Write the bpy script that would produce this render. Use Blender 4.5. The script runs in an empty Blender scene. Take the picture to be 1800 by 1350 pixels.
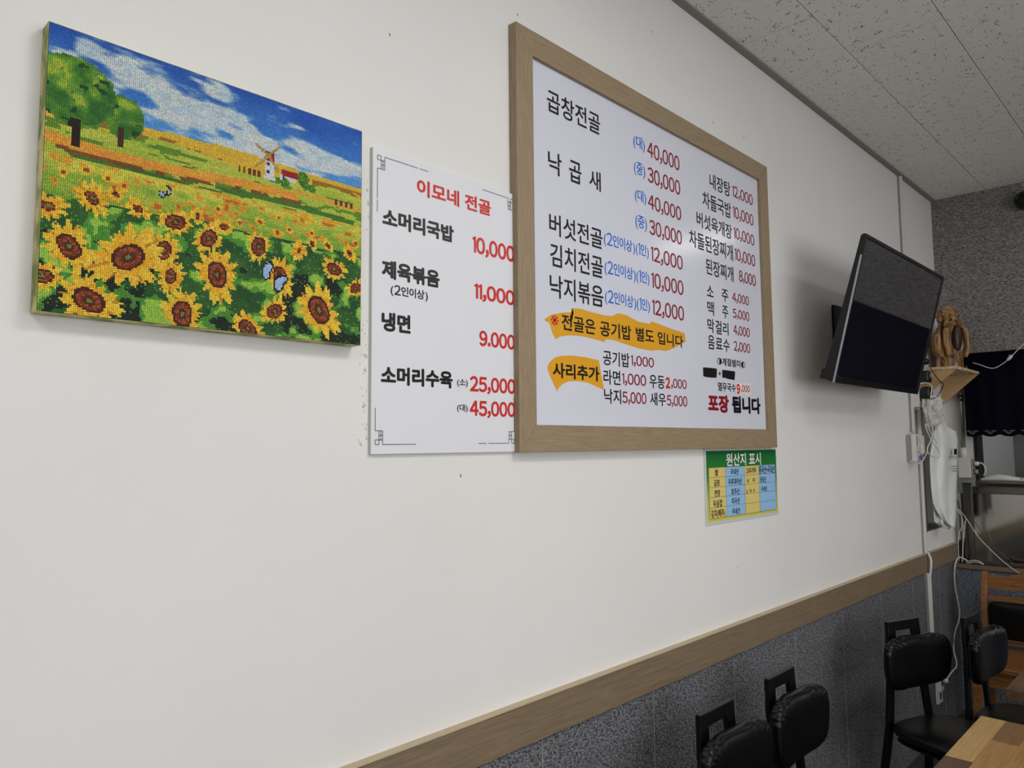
import bpy, bmesh, math, random
import numpy as np
from mathutils import Matrix, Vector

random.seed(7)
SC = bpy.context.scene
COL = SC.collection
PI = math.pi

# ------------------------------------------------------------------ camera, world, lights, exposure
EYE = Vector((0.0, 0.0, 1.45))          # eye height of the photographer, metres
YAW, PITCH, ROLL = (math.radians(a) for a in (44.0439, 4.6912, -0.4891))
FPX = 1307.19                           # focal length for an 1800 px wide frame


def camera_axes():
    fwd = Vector((math.cos(PITCH) * math.cos(YAW), math.cos(PITCH) * math.sin(YAW), math.sin(PITCH)))
    r0 = Vector((math.sin(YAW), -math.cos(YAW), 0))
    u0 = r0.cross(fwd)
    right = r0 * math.cos(ROLL) + u0 * math.sin(ROLL)
    up = -r0 * math.sin(ROLL) + u0 * math.cos(ROLL)
    return right, up, fwd


RIGHT, UP, FWD = camera_axes()
cam_data = bpy.data.cameras.new('camera')
cam = bpy.data.objects.new('camera', cam_data)
COL.objects.link(cam)
cam_data.sensor_width = 36.0
cam_data.lens = FPX * 36.0 / 1800.0
cam_data.clip_start = 0.05
m = Matrix.Identity(4)
for i in range(3):
    m[i][0], m[i][1], m[i][2], m[i][3] = RIGHT[i], UP[i], -FWD[i], EYE[i]
cam.matrix_world = m
SC.camera = cam

world = bpy.data.worlds.new('world')
SC.world = world
world.use_nodes = True
world.node_tree.nodes['Background'].inputs[0].default_value = (0.6, 0.65, 0.7, 1)
world.node_tree.nodes['Background'].inputs[1].default_value = 0.25

SC.view_settings.view_transform = 'Standard'
SC.view_settings.look = 'None'
SC.view_settings.gamma = 1.0
SC.view_settings.use_curve_mapping = False
SC.view_settings.exposure = -0.58

# ceiling light panels: (x, y, size x, size y, watts); the fittings themselves are built further down
LAMPS = [(1.15, -0.35, 0.60, 0.60, 17.5), (-0.75, -0.35, 0.60, 0.60, 16.0), (2.95, -1.25, 0.60, 0.60, 13.0),
         (1.15, -2.2, 0.60, 0.60, 7.5), (-0.75, -2.2, 0.60, 0.60, 7.5), (4.35, -0.25, 0.30, 0.60, 1.2)]
CEIL = 2.805
for lx, ly, sx, sy, w in LAMPS:
    ld = bpy.data.lights.new('panel_light', 'AREA')
    ld.shape = 'RECTANGLE'
    ld.size, ld.size_y = sx * 0.9, sy * 0.9
    ld.energy = w
    ld.color = (1.0, 0.98, 0.965)
    lo = bpy.data.objects.new('panel_light', ld)
    COL.objects.link(lo)
    lo.location = (lx, ly, CEIL - 0.035)


# soft fill light added at the unseen added window, to brighten ceiling and walls
wl = bpy.data.lights.new('added_fill_light', 'AREA')
wl.shape = 'RECTANGLE'
wl.size, wl.size_y, wl.energy, wl.color = 3.6, 1.5, 56.0, (0.98, 1.0, 1.0)
wo = bpy.data.objects.new('added_fill_light', wl)
COL.objects.link(wo)
wo.location = (0.9, -3.12, 1.45)
wo.rotation_euler = (math.radians(90), 0, 0)

kl = bpy.data.lights.new('kitchen_fill_light', 'AREA')  # unseen lamp added to brighten the kitchen below the curtain
kl.size, kl.energy, kl.color = 0.5, 9.0, (0.95, 1.0, 1.0)
ko = bpy.data.objects.new('kitchen_fill_light', kl)
COL.objects.link(ko)
ko.location = (5.75, 0.1, 2.76)


# ------------------------------------------------------------------ helpers
def on_y(px, py, y):
    """Point of the plane Y = y that stands at a point of the frame (metres)."""
    d = RIGHT * ((px - 900) / FPX) - UP * ((py - 675) / FPX) + FWD
    return EYE + d * (y / d.y)


def on_x(px, py, x):
    d = RIGHT * ((px - 900) / FPX) - UP * ((py - 675) / FPX) + FWD
    return EYE + d * (x / d.x)


def lin(c):
    return tuple(((v / 12.92) if v <= 0.04045 else ((v + 0.055) / 1.055) ** 2.4) for v in c)


def rgb(r, g, b):
    return lin((r / 255, g / 255, b / 255)) + (1.0,)


MATS = {}


def mat(name, col, rough=0.6, metal=0.0, spec=0.5, bump=None, var=None, coat=0.0, alpha=None, emit=None, scale=(1, 1, 1)):
    """Principled material; bump=(noise scale, strength, distance), var=(noise scale, second colour, low, high)."""
    if name in MATS:
        return MATS[name]
    mt = bpy.data.materials.new(name)
    mt.use_nodes = True
    nt = mt.node_tree
    b = nt.nodes['Principled BSDF']
    b.inputs['Base Color'].default_value = col
    b.inputs['Roughness'].default_value = rough
    b.inputs['Metallic'].default_value = metal
    b.inputs['Specular IOR Level'].default_value = spec
    if coat:
        b.inputs['Coat Weight'].default_value = coat
        b.inputs['Coat Roughness'].default_value = 0.05
    if emit:
        b.inputs['Emission Color'].default_value = emit[0]
        b.inputs['Emission Strength'].default_value = emit[1]
    if alpha is not None:
        b.inputs['Alpha'].default_value = alpha
    if bump or var:
        tc = nt.nodes.new('ShaderNodeTexCoord')
        mp = nt.nodes.new('ShaderNodeMapping')
        mp.inputs['Scale'].default_value = scale
        nt.links.new(tc.outputs['Object'], mp.inputs['Vector'])
    if bump:
        n = nt.nodes.new('ShaderNodeTexNoise')
        n.inputs['Scale'].default_value = bump[0]
        n.inputs['Detail'].default_value = 5
        bp = nt.nodes.new('ShaderNodeBump')
        bp.inputs['Strength'].default_value = bump[1]
        bp.inputs['Distance'].default_value = bump[2]
        nt.links.new(mp.outputs[0], n.inputs['Vector'])
        nt.links.new(n.outputs['Fac'], bp.inputs['Height'])
        nt.links.new(bp.outputs[0], b.inputs['Normal'])
    if var:
        n2 = nt.nodes.new('ShaderNodeTexNoise')
        n2.inputs['Scale'].default_value = var[0]
        n2.inputs['Detail'].default_value = 4
        cr = nt.nodes.new('ShaderNodeValToRGB')
        cr.color_ramp.elements[0].position = var[2]
        cr.color_ramp.elements[1].position = var[3]
        cr.color_ramp.elements[0].color = col
        cr.color_ramp.elements[1].color = var[1]
        nt.links.new(mp.outputs[0], n2.inputs['Vector'])
        nt.links.new(n2.outputs['Fac'], cr.inputs[0])
        nt.links.new(cr.outputs[0], b.inputs['Base Color'])
    MATS[name] = mt
    return mt


def link(ob, parent=None):
    COL.objects.link(ob)
    if parent is not None:
        ob.parent = parent
    return ob


def tag(o, label=None, cat=None, group=None, kind=None):
    if label:
        o['label'] = label
    if cat:
        o['category'] = cat
    if group:
        o['group'] = group
    if kind:
        o['kind'] = kind
    return o


def empty(name, loc=(0, 0, 0), rot=(0, 0, 0)):
    o = bpy.data.objects.new(name, None)
    o.empty_display_size = 0.05
    o.location = loc
    o.rotation_euler = rot
    return link(o)


def obj(name, bm, material, parent=None, smooth=False, bevel=0.0):
    if isinstance(bm, bpy.types.Mesh):
        me = bm
    else:
        if bevel:
            bmesh.ops.bevel(bm, geom=[e for e in bm.edges], offset=bevel, segments=2, affect='EDGES', profile=0.6)
        bmesh.ops.recalc_face_normals(bm, faces=bm.faces)
        me = bpy.data.meshes.new(name)
        bm.to_mesh(me)
        bm.free()
    if material is not None:
        for mt in (material if isinstance(material, (list, tuple)) else [material]):
            me.materials.append(mt)
    if smooth:
        me.shade_smooth() if hasattr(me, 'shade_smooth') else None
        for p in me.polygons:
            p.use_smooth = True
    return link(bpy.data.objects.new(name, me), parent)


def add_box(bm, x0, x1, y0, y1, z0, z1, mtx=None):
    vs = [bm.verts.new((x, y, z)) for x in (x0, x1) for y in (y0, y1) for z in (z0, z1)]
    if mtx is not None:
        for v in vs:
            v.co = mtx @ v.co
    a = vs
    for f in ((0, 1, 3, 2), (4, 6, 7, 5), (0, 4, 5, 1), (2, 3, 7, 6), (0, 2, 6, 4), (1, 5, 7, 3)):
        bm.faces.new([a[i] for i in f])
    return vs


def box(name, x0, x1, y0, y1, z0, z1, material, parent=None, bevel=0.0):
    bm = bmesh.new()
    add_box(bm, min(x0, x1), max(x0, x1), min(y0, y1), max(y0, y1), min(z0, z1), max(z0, z1))
    return obj(name, bm, material, parent, bevel=bevel)


def add_bar(bm, p, q, w, t, side=(1, 0, 0)):
    """Rectangular bar from p to q, w wide along side, t thick."""
    p, q, s = Vector(p), Vector(q), Vector(side).normalized()
    d = (q - p).normalized()
    n = d.cross(s).normalized()
    s = n.cross(d).normalized()
    vs = []
    for c in (p, q):
        for a, b in ((-1, -1), (1, -1), (1, 1), (-1, 1)):
            vs.append(bm.verts.new(c + s * (a * w / 2) + n * (b * t / 2)))
    for f in ((0, 1, 2, 3), (7, 6, 5, 4), (0, 4, 5, 1), (1, 5, 6, 2), (2, 6, 7, 3), (3, 7, 4, 0)):
        bm.faces.new([vs[i] for i in f])


def smooth_path(pts, n=6):
    pts = [Vector(p) for p in pts]
    if len(pts) < 3:
        return pts
    out = []
    P = [pts[0] * 2 - pts[1]] + pts + [pts[-1] * 2 - pts[-2]]
    for i in range(1, len(P) - 2):
        a, b, c, d = P[i - 1], P[i], P[i + 1], P[i + 2]
        for k in range(n):
            t = k / n
            out.append(0.5 * ((2 * b) + (c - a) * t + (2 * a - 5 * b + 4 * c - d) * t * t + (3 * b - a - 3 * c + d) * t ** 3))
    out.append(pts[-1])
    return out


def add_tube(bm, pts, r, seg=10, caps=True):
    pts = [Vector(p) for p in pts]
    rings = []
    ref = Vector((0.13, 0.21, 0.97)).normalized()
    for i, p in enumerate(pts):
        d = (pts[min(i + 1, len(pts) - 1)] - pts[max(i - 1, 0)]).normalized()
        if abs(d.dot(ref)) > 0.95:
            ref = Vector((0.9, 0.3, 0.1)).normalized()
        a = d.cross(ref).normalized()
        b = d.cross(a).normalized()
        ref = b.cross(d).normalized() if False else ref
        rr = r(i / max(1, len(pts) - 1)) if callable(r) else r
        rings.append([bm.verts.new(p + a * (rr * math.cos(2 * PI * k / seg)) + b * (rr * math.sin(2 * PI * k / seg))) for k in range(seg)])
    for i in range(len(rings) - 1):
        for k in range(seg):
            bm.faces.new((rings[i][k], rings[i][(k + 1) % seg], rings[i + 1][(k + 1) % seg], rings[i + 1][k]))
    if caps:
        bm.faces.new(rings[0][::-1])
        bm.faces.new(rings[-1])


def tube(name, pts, r, material, parent=None, seg=10, n=6):
    bm = bmesh.new()
    add_tube(bm, smooth_path(pts, n), r, seg)
    return obj(name, bm, material, parent, smooth=True)


def add_prism(bm, pts, axis, a0, a1):
    """Extrude a polygon of 2-D points along an axis ('x' or 'y') from a0 to a1."""
    def P(p, a):
        return (a, p[0], p[1]) if axis == 'x' else (p[0], a, p[1]) if axis == 'y' else (p[0], p[1], a)
    lo = [bm.verts.new(P(p, a0)) for p in pts]
    hi = [bm.verts.new(P(p, a1)) for p in pts]
    n = len(pts)
    bm.faces.new(lo)
    bm.faces.new(hi[::-1])
    for i in range(n):
        bm.faces.new((lo[i], hi[i], hi[(i + 1) % n], lo[(i + 1) % n]))


def prism(name, pts, axis, a0, a1, material, parent=None, bevel=0.0):
    bm = bmesh.new()
    add_prism(bm, pts, axis, a0, a1)
    return obj(name, bm, material, parent, bevel=bevel)


def spow(v, e):
    return math.copysign(abs(v) ** e, v)


def add_pad(bm, cx, cy, cz, W, H, T, plane='xz', n=3.6, mth=2.4, nu=48, nv=14, fn=None):
    """Upholstered pad: super-elliptic outline W x H (half sizes), rounded section of half thickness T."""
    rows = []
    for j in range(nv + 1):
        ph = -PI / 2 + PI * j / nv
        c, s = abs(math.cos(ph)) ** (2 / mth), spow(math.sin(ph), 2 / mth)
        row = []
        for i in range(nu):
            th = 2 * PI * i / nu
            a = W * spow(math.cos(th), 2 / n) * c
            b = H * spow(math.sin(th), 2 / n) * c
            t = T * s
            if fn:
                a, b, t = fn(a, b, t, th, ph)
            row.append(bm.verts.new((cx + a, cy + t, cz + b) if plane == 'xz' else (cx + a, cy + b, cz + t)))
        rows.append(row)
    for j in range(nv):
        for i in range(nu):
            f = [rows[j][i], rows[j][(i + 1) % nu], rows[j + 1][(i + 1) % nu], rows[j + 1][i]]
            try:
                bm.faces.new(f)
            except ValueError:
                pass
    bmesh.ops.remove_doubles(bm, verts=bm.verts, dist=1e-5)


def copy_tree(o, parent=None):
    c = o.copy()
    COL.objects.link(c)
    c.parent = parent
    for ch in list(o.children):
        copy_tree(ch, c)
    return c


# ------------------------------------------------------------------ materials
def wood_material(name, c1, c2, c3, axis, rough=0.5, fine=1.0):
    """Wood laminate: long thin fibres that run along one axis."""
    mt = bpy.data.materials.new(name)
    mt.use_nodes = True
    nt = mt.node_tree
    b = nt.nodes['Principled BSDF']
    b.inputs['Roughness'].default_value = rough
    tc = nt.nodes.new('ShaderNodeTexCoord')
    mp = nt.nodes.new('ShaderNodeMapping')
    s = [60 * fine, 60 * fine, 60 * fine]
    s['xyz'.index(axis)] = 3.2 * fine
    mp.inputs['Scale'].default_value = s
    nt.links.new(tc.outputs['Object'], mp.inputs['Vector'])
    n = nt.nodes.new('ShaderNodeTexNoise')
    n.inputs['Scale'].default_value = 2.2
    n.inputs['Detail'].default_value = 7
    n.inputs['Roughness'].default_value = 0.65
    n.inputs['Distortion'].default_value = 0.6
    nt.links.new(mp.outputs[0], n.inputs['Vector'])
    cr = nt.nodes.new('ShaderNodeValToRGB')
    e = cr.color_ramp.elements
    e[0].position, e[0].color = 0.33, c1
    e[1].position, e[1].color = 0.70, c3
    k = cr.color_ramp.elements.new(0.5)
    k.color = c2
    nt.links.new(n.outputs['Fac'], cr.inputs[0])
    nt.links.new(cr.outputs[0], b.inputs['Base Color'])
    bp = nt.nodes.new('ShaderNodeBump')
    bp.inputs['Strength'].default_value = 0.25
    bp.inputs['Distance'].default_value = 0.001
    nt.links.new(n.outputs['Fac'], bp.inputs['Height'])
    nt.links.new(bp.outputs[0], b.inputs['Normal'])
    MATS[name] = mt
    return mt


def wall_material():
    mt = bpy.data.materials.new('painted_plaster')
    mt.use_nodes = True
    nt = mt.node_tree
    b = nt.nodes['Principled BSDF']
    b.inputs['Roughness'].default_value = 0.75
    b.inputs['Specular IOR Level'].default_value = 0.3
    tc = nt.nodes.new('ShaderNodeTexCoord')
    a = nt.nodes.new('ShaderNodeTexNoise')
    a.inputs['Scale'].default_value = 1.7
    a.inputs['Detail'].default_value = 6
    cr = nt.nodes.new('ShaderNodeValToRGB')
    cr.color_ramp.elements[0].position, cr.color_ramp.elements[0].color = 0.3, rgb(226, 225, 223)
    cr.color_ramp.elements[1].position, cr.color_ramp.elements[1].color = 0.7, rgb(231, 230, 228)
    nt.links.new(tc.outputs['Object'], a.inputs['Vector'])
    nt.links.new(a.outputs['Fac'], cr.inputs[0])
    # sparse little chips and scratches
    v = nt.nodes.new('ShaderNodeTexVoronoi')
    v.inputs['Scale'].default_value = 13
    mp = nt.nodes.new('ShaderNodeMapping')
    mp.inputs['Scale'].default_value = (1.3, 1.0, 0.6)
    mp.inputs['Rotation'].default_value = (0, 0.6, 0)
    nt.links.new(tc.outputs['Object'], mp.inputs[0])
    nt.links.new(mp.outputs[0], v.inputs['Vector'])
    lt = nt.nodes.new('ShaderNodeMath')
    lt.operation = 'LESS_THAN'
    lt.inputs[1].default_value = 0.034
    nt.links.new(v.outputs['Distance'], lt.inputs[0])
    n2 = nt.nodes.new('ShaderNodeTexNoise')
    n2.inputs['Scale'].default_value = 3.1
    n2.inputs['Detail'].default_value = 1
    nt.links.new(tc.outputs['Object'], n2.inputs['Vector'])
    gt = nt.nodes.new('ShaderNodeMath')
    gt.operation = 'GREATER_THAN'
    gt.inputs[1].default_value = 0.53
    nt.links.new(n2.outputs['Fac'], gt.inputs[0])
    mu = nt.nodes.new('ShaderNodeMath')
    mu.operation = 'MULTIPLY'
    nt.links.new(lt.outputs[0], mu.inputs[0])
    nt.links.new(gt.outputs[0], mu.inputs[1])
    mx = nt.nodes.new('ShaderNodeMixRGB')
    mx.inputs[2].default_value = rgb(120, 118, 112)
    nt.links.new(mu.outputs[0], mx.inputs[0])
    nt.links.new(cr.outputs[0], mx.inputs[1])
    nt.links.new(mx.outputs[0], b.inputs['Base Color'])
    n3 = nt.nodes.new('ShaderNodeTexNoise')
    n3.inputs['Scale'].default_value = 34
    n3.inputs['Detail'].default_value = 5
    nt.links.new(tc.outputs['Object'], n3.inputs['Vector'])
    bp = nt.nodes.new('ShaderNodeBump')
    bp.inputs['Strength'].default_value = 0.12
    bp.inputs['Distance'].default_value = 0.003
    nt.links.new(n3.outputs['Fac'], bp.inputs['Height'])
    nt.links.new(bp.outputs[0], b.inputs['Normal'])
    return mt


def fabric_material(name, dark, light, stretch, rough=0.9, fine=1.0):
    """Grey woven carpet cladding with short light fibres."""
    mt = bpy.data.materials.new(name)
    mt.use_nodes = True
    nt = mt.node_tree
    b = nt.nodes['Principled BSDF']
    b.inputs['Roughness'].default_value = rough
    b.inputs['Specular IOR Level'].default_value = 0.15
    tc = nt.nodes.new('ShaderNodeTexCoord')
    mp = nt.nodes.new('ShaderNodeMapping')
    mp.inputs['Scale'].default_value = stretch
    nt.links.new(tc.outputs['Object'], mp.inputs[0])
    n = nt.nodes.new('ShaderNodeTexNoise')
    n.inputs['Scale'].default_value = 110 * fine
    n.inputs['Detail'].default_value = 3
    n.inputs['Roughness'].default_value = 0.8
    nt.links.new(mp.outputs[0], n.inputs['Vector'])
    cr = nt.nodes.new('ShaderNodeValToRGB')
    cr.color_ramp.elements[0].position, cr.color_ramp.elements[0].color = 0.38, dark
    cr.color_ramp.elements[1].position, cr.color_ramp.elements[1].color = 0.68, light
    nt.links.new(n.outputs['Fac'], cr.inputs[0])
    nt.links.new(cr.outputs[0], b.inputs['Base Color'])
    bp = nt.nodes.new('ShaderNodeBump')
    bp.inputs['Strength'].default_value = 0.5
    bp.inputs['Distance'].default_value = 0.002
    nt.links.new(n.outputs['Fac'], bp.inputs['Height'])
    nt.links.new(bp.outputs[0], b.inputs['Normal'])
    return mt


def tile_material():
    """White mineral fibre tile with pin holes and short worm marks, offset for each tile."""
    mt = bpy.data.materials.new('mineral_fibre')
    mt.use_nodes = True
    nt = mt.node_tree
    b = nt.nodes['Principled BSDF']
    b.inputs['Roughness'].default_value = 0.95
    b.inputs['Specular IOR Level'].default_value = 0.1
    tc = nt.nodes.new('ShaderNodeTexCoord')
    oi = nt.nodes.new('ShaderNodeObjectInfo')
    sc = nt.nodes.new('ShaderNodeVectorMath')
    sc.operation = 'MULTIPLY_ADD'
    sc.inputs[1].default_value = (3.1, 7.3, 1.7)
    nt.links.new(oi.outputs['Location'], sc.inputs[0])
    nt.links.new(tc.outputs['Object'], sc.inputs[2])
    wn = nt.nodes.new('ShaderNodeTexNoise')
    wn.inputs['Scale'].default_value = 60
    nt.links.new(sc.outputs[0], wn.inputs['Vector'])
    ad = nt.nodes.new('ShaderNodeVectorMath')
    ad.operation = 'MULTIPLY_ADD'
    ad.inputs[1].default_value = (0.012, 0.012, 0)
    nt.links.new(wn.outputs['Color'], ad.inputs[0])
    nt.links.new(sc.outputs[0], ad.inputs[2])
    v = nt.nodes.new('ShaderNodeTexVoronoi')
    v.inputs['Scale'].default_value = 135
    nt.links.new(ad.outputs[0], v.inputs['Vector'])
    cl = nt.nodes.new('ShaderNodeTexNoise')
    cl.inputs['Scale'].default_value = 34
    cl.inputs['Detail'].default_value = 2
    nt.links.new(sc.outputs[0], cl.inputs['Vector'])
    mr = nt.nodes.new('ShaderNodeMapRange')
    mr.inputs[1].default_value, mr.inputs[2].default_value = 0.44, 0.68
    mr.inputs[3].default_value, mr.inputs[4].default_value = 0.07, 0.36
    nt.links.new(cl.outputs['Fac'], mr.inputs[0])
    lt = nt.nodes.new('ShaderNodeMath')
    lt.operation = 'LESS_THAN'
    nt.links.new(v.outputs['Distance'], lt.inputs[0])
    nt.links.new(mr.outputs[0], lt.inputs[1])
    mx = nt.nodes.new('ShaderNodeMixRGB')
    mx.inputs[1].default_value = rgb(232, 229, 224)
    mx.inputs[2].default_value = rgb(62, 58, 54)
    nt.links.new(lt.outputs[0], mx.inputs[0])
    nt.links.new(mx.outputs[0], b.inputs['Base Color'])
    return mt


M_WALL = wall_material()
M_TILE = tile_material()
M_DADO = fabric_material('grey_dado_fabric', rgb(38, 38, 41), rgb(148, 149, 153), (1.0, 1.0, 2.0), fine=1.1)
M_CLAD = fabric_material('grey_wall_fabric', rgb(64, 62, 62), rgb(184, 181, 179), (1.0, 0.8, 4.0), fine=0.9)
M_CLAD2 = fabric_material('blue_grey_fabric', rgb(50, 55, 66), rgb(165, 172, 185), (1.0, 0.8, 4.0), fine=0.8)
M_OAKX = wood_material('oak_laminate_x', rgb(136, 117, 92), rgb(150, 131, 104), rgb(164, 146, 118), 'x', 0.5, 2.2)
M_OAKZ = wood_material('oak_laminate_z', rgb(136, 117, 92), rgb(150, 131, 104), rgb(164, 146, 118), 'z', 0.5, 2.2)
M_RAIL = wood_material('oak_rail', rgb(112, 96, 76), rgb(126, 108, 86), rgb(138, 120, 96), 'x', 0.5, 1.7)
M_PLY = wood_material('birch_plywood', rgb(176, 140, 98), rgb(194, 158, 112), rgb(204, 170, 124), 'y', 0.45)
M_PLYEDGE = mat('plywood_edge', rgb(226, 208, 174), 0.6, var=(40, rgb(150, 110, 70), 0.5, 0.6), scale=(1, 1, 14))
M_BROWN = wood_material('varnished_brown', rgb(110, 72, 38), rgb(138, 93, 52), rgb(154, 108, 64), 'y', 0.3)
M_WHITEBOARD = mat('print_film_white', rgb(217, 219, 232), 0.16, spec=0.5)
M_MENU = mat('foam_board_white', rgb(226, 227, 233), 0.45)
M_FOAM = mat('foam_edge', rgb(206, 206, 204), 0.7)
M_BLACKINK = mat('black_ink', rgb(14, 15, 20), 0.35)
M_REDINK = mat('red_ink', rgb(205, 44, 38), 0.35)
M_DARKRED = mat('crimson_ink', rgb(142, 20, 38), 0.35)
M_BLUEINK = mat('blue_ink', rgb(30, 110, 215), 0.35)
M_YELLOWINK = mat('ochre_ink', rgb(226, 164, 32), 0.35)
M_WHITEINK = mat('white_ink', rgb(240, 240, 238), 0.35)
M_LINE = mat('grey_line_ink', rgb(72, 72, 78), 0.4)
M_BLACKPL = mat('black_plastic', rgb(16, 16, 18), 0.38)
M_BLACKMETAL = mat('black_powder_coat', rgb(8, 8, 9), 0.34, spec=0.35)
M_LEATHER = mat('black_leatherette', rgb(6, 6, 7), 0.33, spec=0.34, bump=(260, 0.25, 0.0008))
M_SCREEN = mat('tv_glass', rgb(24, 24, 32), 0.04, spec=0.9, coat=0.6)
M_SILVER = mat('silver_trim', rgb(190, 190, 190), 0.25, 1.0)
M_STEEL = mat('brushed_steel', rgb(172, 168, 162), 0.09, 1.0, bump=(9, 0.012, 0.004), scale=(1, 6, 1))
M_STEELDARK = mat('dull_steel', rgb(120, 118, 112), 0.38, 1.0)
M_WHITEPL = mat('white_plastic', rgb(222, 221, 214), 0.4)
M_GREYPL = mat('grey_plastic', rgb(150, 150, 146), 0.45)
M_BAG = mat('white_plastic_film', rgb(226, 228, 228), 0.32, bump=(12, 0.2, 0.01))
M_CRUMPLE = mat('clear_plastic_film', rgb(216, 216, 212), 0.25, alpha=0.75)
M_KITCHEN = mat('kitchen_grey', rgb(146, 148, 144), 0.55, var=(3, rgb(126, 127, 122), 0.4, 0.6))
M_FLOOR = mat('grey_floor_tile', rgb(84, 80, 76), 0.5, var=(4, rgb(70, 66, 62), 0.4, 0.6))
M_CURTAIN = mat('navy_cloth', rgb(9, 10, 22), 0.95, spec=0.08)
M_LACE = mat('grey_lace', rgb(120, 122, 132), 0.8)
M_MOULD = mat('ceiling_moulding', rgb(136, 134, 128), 0.6)
M_JAMB = mat('off_white_paint', rgb(208, 206, 200), 0.6)
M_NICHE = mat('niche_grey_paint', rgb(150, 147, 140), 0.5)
M_PIPE = mat('galvanised_pipe', rgb(150, 150, 142), 0.35, 0.7)
M_LAMPF = mat('lamp_frame_white', rgb(235, 235, 235), 0.5)
M_GLOW = mat('lamp_diffuser', (1, 1, 1, 1), 0.5, emit=((1.0, 0.99, 0.965, 1), 6.0))
M_PURPLE = mat('lilac_label', rgb(150, 140, 205), 0.4)
M_DARKPURPLE = mat('dark_violet_label', rgb(40, 20, 70), 0.4)

# ------------------------------------------------------------------ the room
WALL_Y = 1.15
X0, X1, XK = -3.2, 4.70, 6.4            # near end wall, far wall plane, kitchen back wall
Y0 = -3.2
NX0, NX1, NZ0, NZ1 = 4.20, 4.60, 0.993, 1.625   # recess in the long wall near the corner

bm = bmesh.new()
add_box(bm, X0, NX0, WALL_Y, WALL_Y + 0.15, 0, 2.95)
add_box(bm, NX1, XK, WALL_Y, WALL_Y + 0.15, 0, 2.95)
add_box(bm, NX0, NX1, WALL_Y, WALL_Y + 0.15, 0, NZ0)
add_box(bm, NX0, NX1, WALL_Y, WALL_Y + 0.15, NZ1, 2.95)
wall_left = tag(obj('wall_left', bm, M_WALL), kind='structure')

# grey fabric panels below the rail, each panel separate, thin pale joints between them
k0 = 2.148
xs = [k0 + 0.44 * i for i in range(-12, 6)] + [4.69]
xs = [x for x in xs if x > X0] 
xs = [X0 + 0.002] + xs
shared = {}
for a, b in zip(xs[:-1], xs[1:]):
    w = round(b - a - 0.0022, 4)
    if w not in shared:
        bm = bmesh.new()
        add_box(bm, 0, w, -0.007, 0, 0.0, 0.82)
        p = obj('dado_panel', bm, M_DADO, wall_left)
        shared[w] = p.data
    else:
        p = link(bpy.data.objects.new('dado_panel', shared[w]), wall_left)
    p.location = (a, WALL_Y, 0.0)
    if a > X0 + 0.05:
        j = box('joint', -0.0018, 0.0012, -0.0080, -0.001, 0.0, 0.8055, mat('pale_joint', rgb(138, 138, 137), 0.8), wall_left)
        j.location = (a, WALL_Y, 0.0)

rail = box('trim_1', X0, 4.695, 1.134, WALL_Y, 0.806, 0.892, M_RAIL)
tag(rail, kind='structure')
cap = box('rail_cap', X0, 4.695, 1.1315, WALL_Y, 0.8925, 0.8955, mat('rail_cap_oak', rgb(190, 172, 142), 0.5), rail)

floor = tag(box('floor', X0, XK, Y0, WALL_Y, -0.1, 0.0, M_FLOOR), kind='structure')

# suspended ceiling: backing slab with separate mineral fibre tiles below it
ceiling = tag(box('ceiling', X0, XK, Y0, WALL_Y, CEIL + 0.012, CEIL + 0.15, mat('ceiling_backing', rgb(60, 60, 58), 0.9)), kind='structure')
tiles = {}


def lamp_hit(xa, xb, ya, yb):
    for lx, ly, sx, sy, w in LAMPS:
        if xa < lx + sx / 2 - 0.01 and xb > lx - sx / 2 + 0.01 and ya < ly + sy / 2 - 0.01 and yb > ly - sy / 2 + 0.01:
            return True
    return False


yl = [1.135] + [0.881 - 0.295 * i for i in range(0, 14)]
for r in range(len(yl) - 1):
    yb, ya = yl[r], max(yl[r + 1], Y0)
    if yb - ya < 0.03:
        continue
    off = 2.308 if r % 2 == 0 else 2.620
    xx = [off + 0.609 * i for i in range(-10, 5)]
    xx = [x for x in xx if X0 + 0.05 < x < 4.60]
    xx = [X0] + xx + [4.61]
    for a, b in zip(xx[:-1], xx[1:]):
        key = (round(b - a, 3), round(yb - ya, 3))
        g = 0.0013
        if key not in tiles:
            bm = bmesh.new()
            add_box(bm, 0.0019, key[0] - 0.0019, g, key[1] - g, 0, 0.012)
            t = obj('ceiling_tile', bm, M_TILE, ceiling, bevel=0.0012)
            tiles[key] = t.data
        else:
            t = link(bpy.data.objects.new('ceiling_tile', tiles[key]), ceiling)
        t.location = (a, ya, CEIL + random.uniform(-0.0008, 0.0004))

mould = tag(box('trim_2', X0, 4.61, 1.124, WALL_Y, CEIL - 0.006, CEIL + 0.012, M_MOULD, bevel=0.0015), kind='structure')

tag(box('wall_right', X0, XK, Y0 - 0.15, Y0, 0, 2.95, M_WALL), kind='structure')
tag(box('wall_near', X0 - 0.15, X0, Y0, WALL_Y, 0, 2.95, M_WALL), kind='structure')
tag(box('wall_kitchen', XK, XK + 0.15, Y0, WALL_Y, 0, 2.95, M_KITCHEN), kind='structure')

# far wall: fabric bulkhead above the kitchen hatch, jamb beside the hatch, low fabric partition below
wall_far = empty('wall_far', (X1, 0, 0))
wall_far['kind'] = 'structure'


def far(name, *a, **k):
    o = box(name, *a, **k)
    o.parent = wall_far
    o.location = (-X1, 0, 0)
    return o


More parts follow.
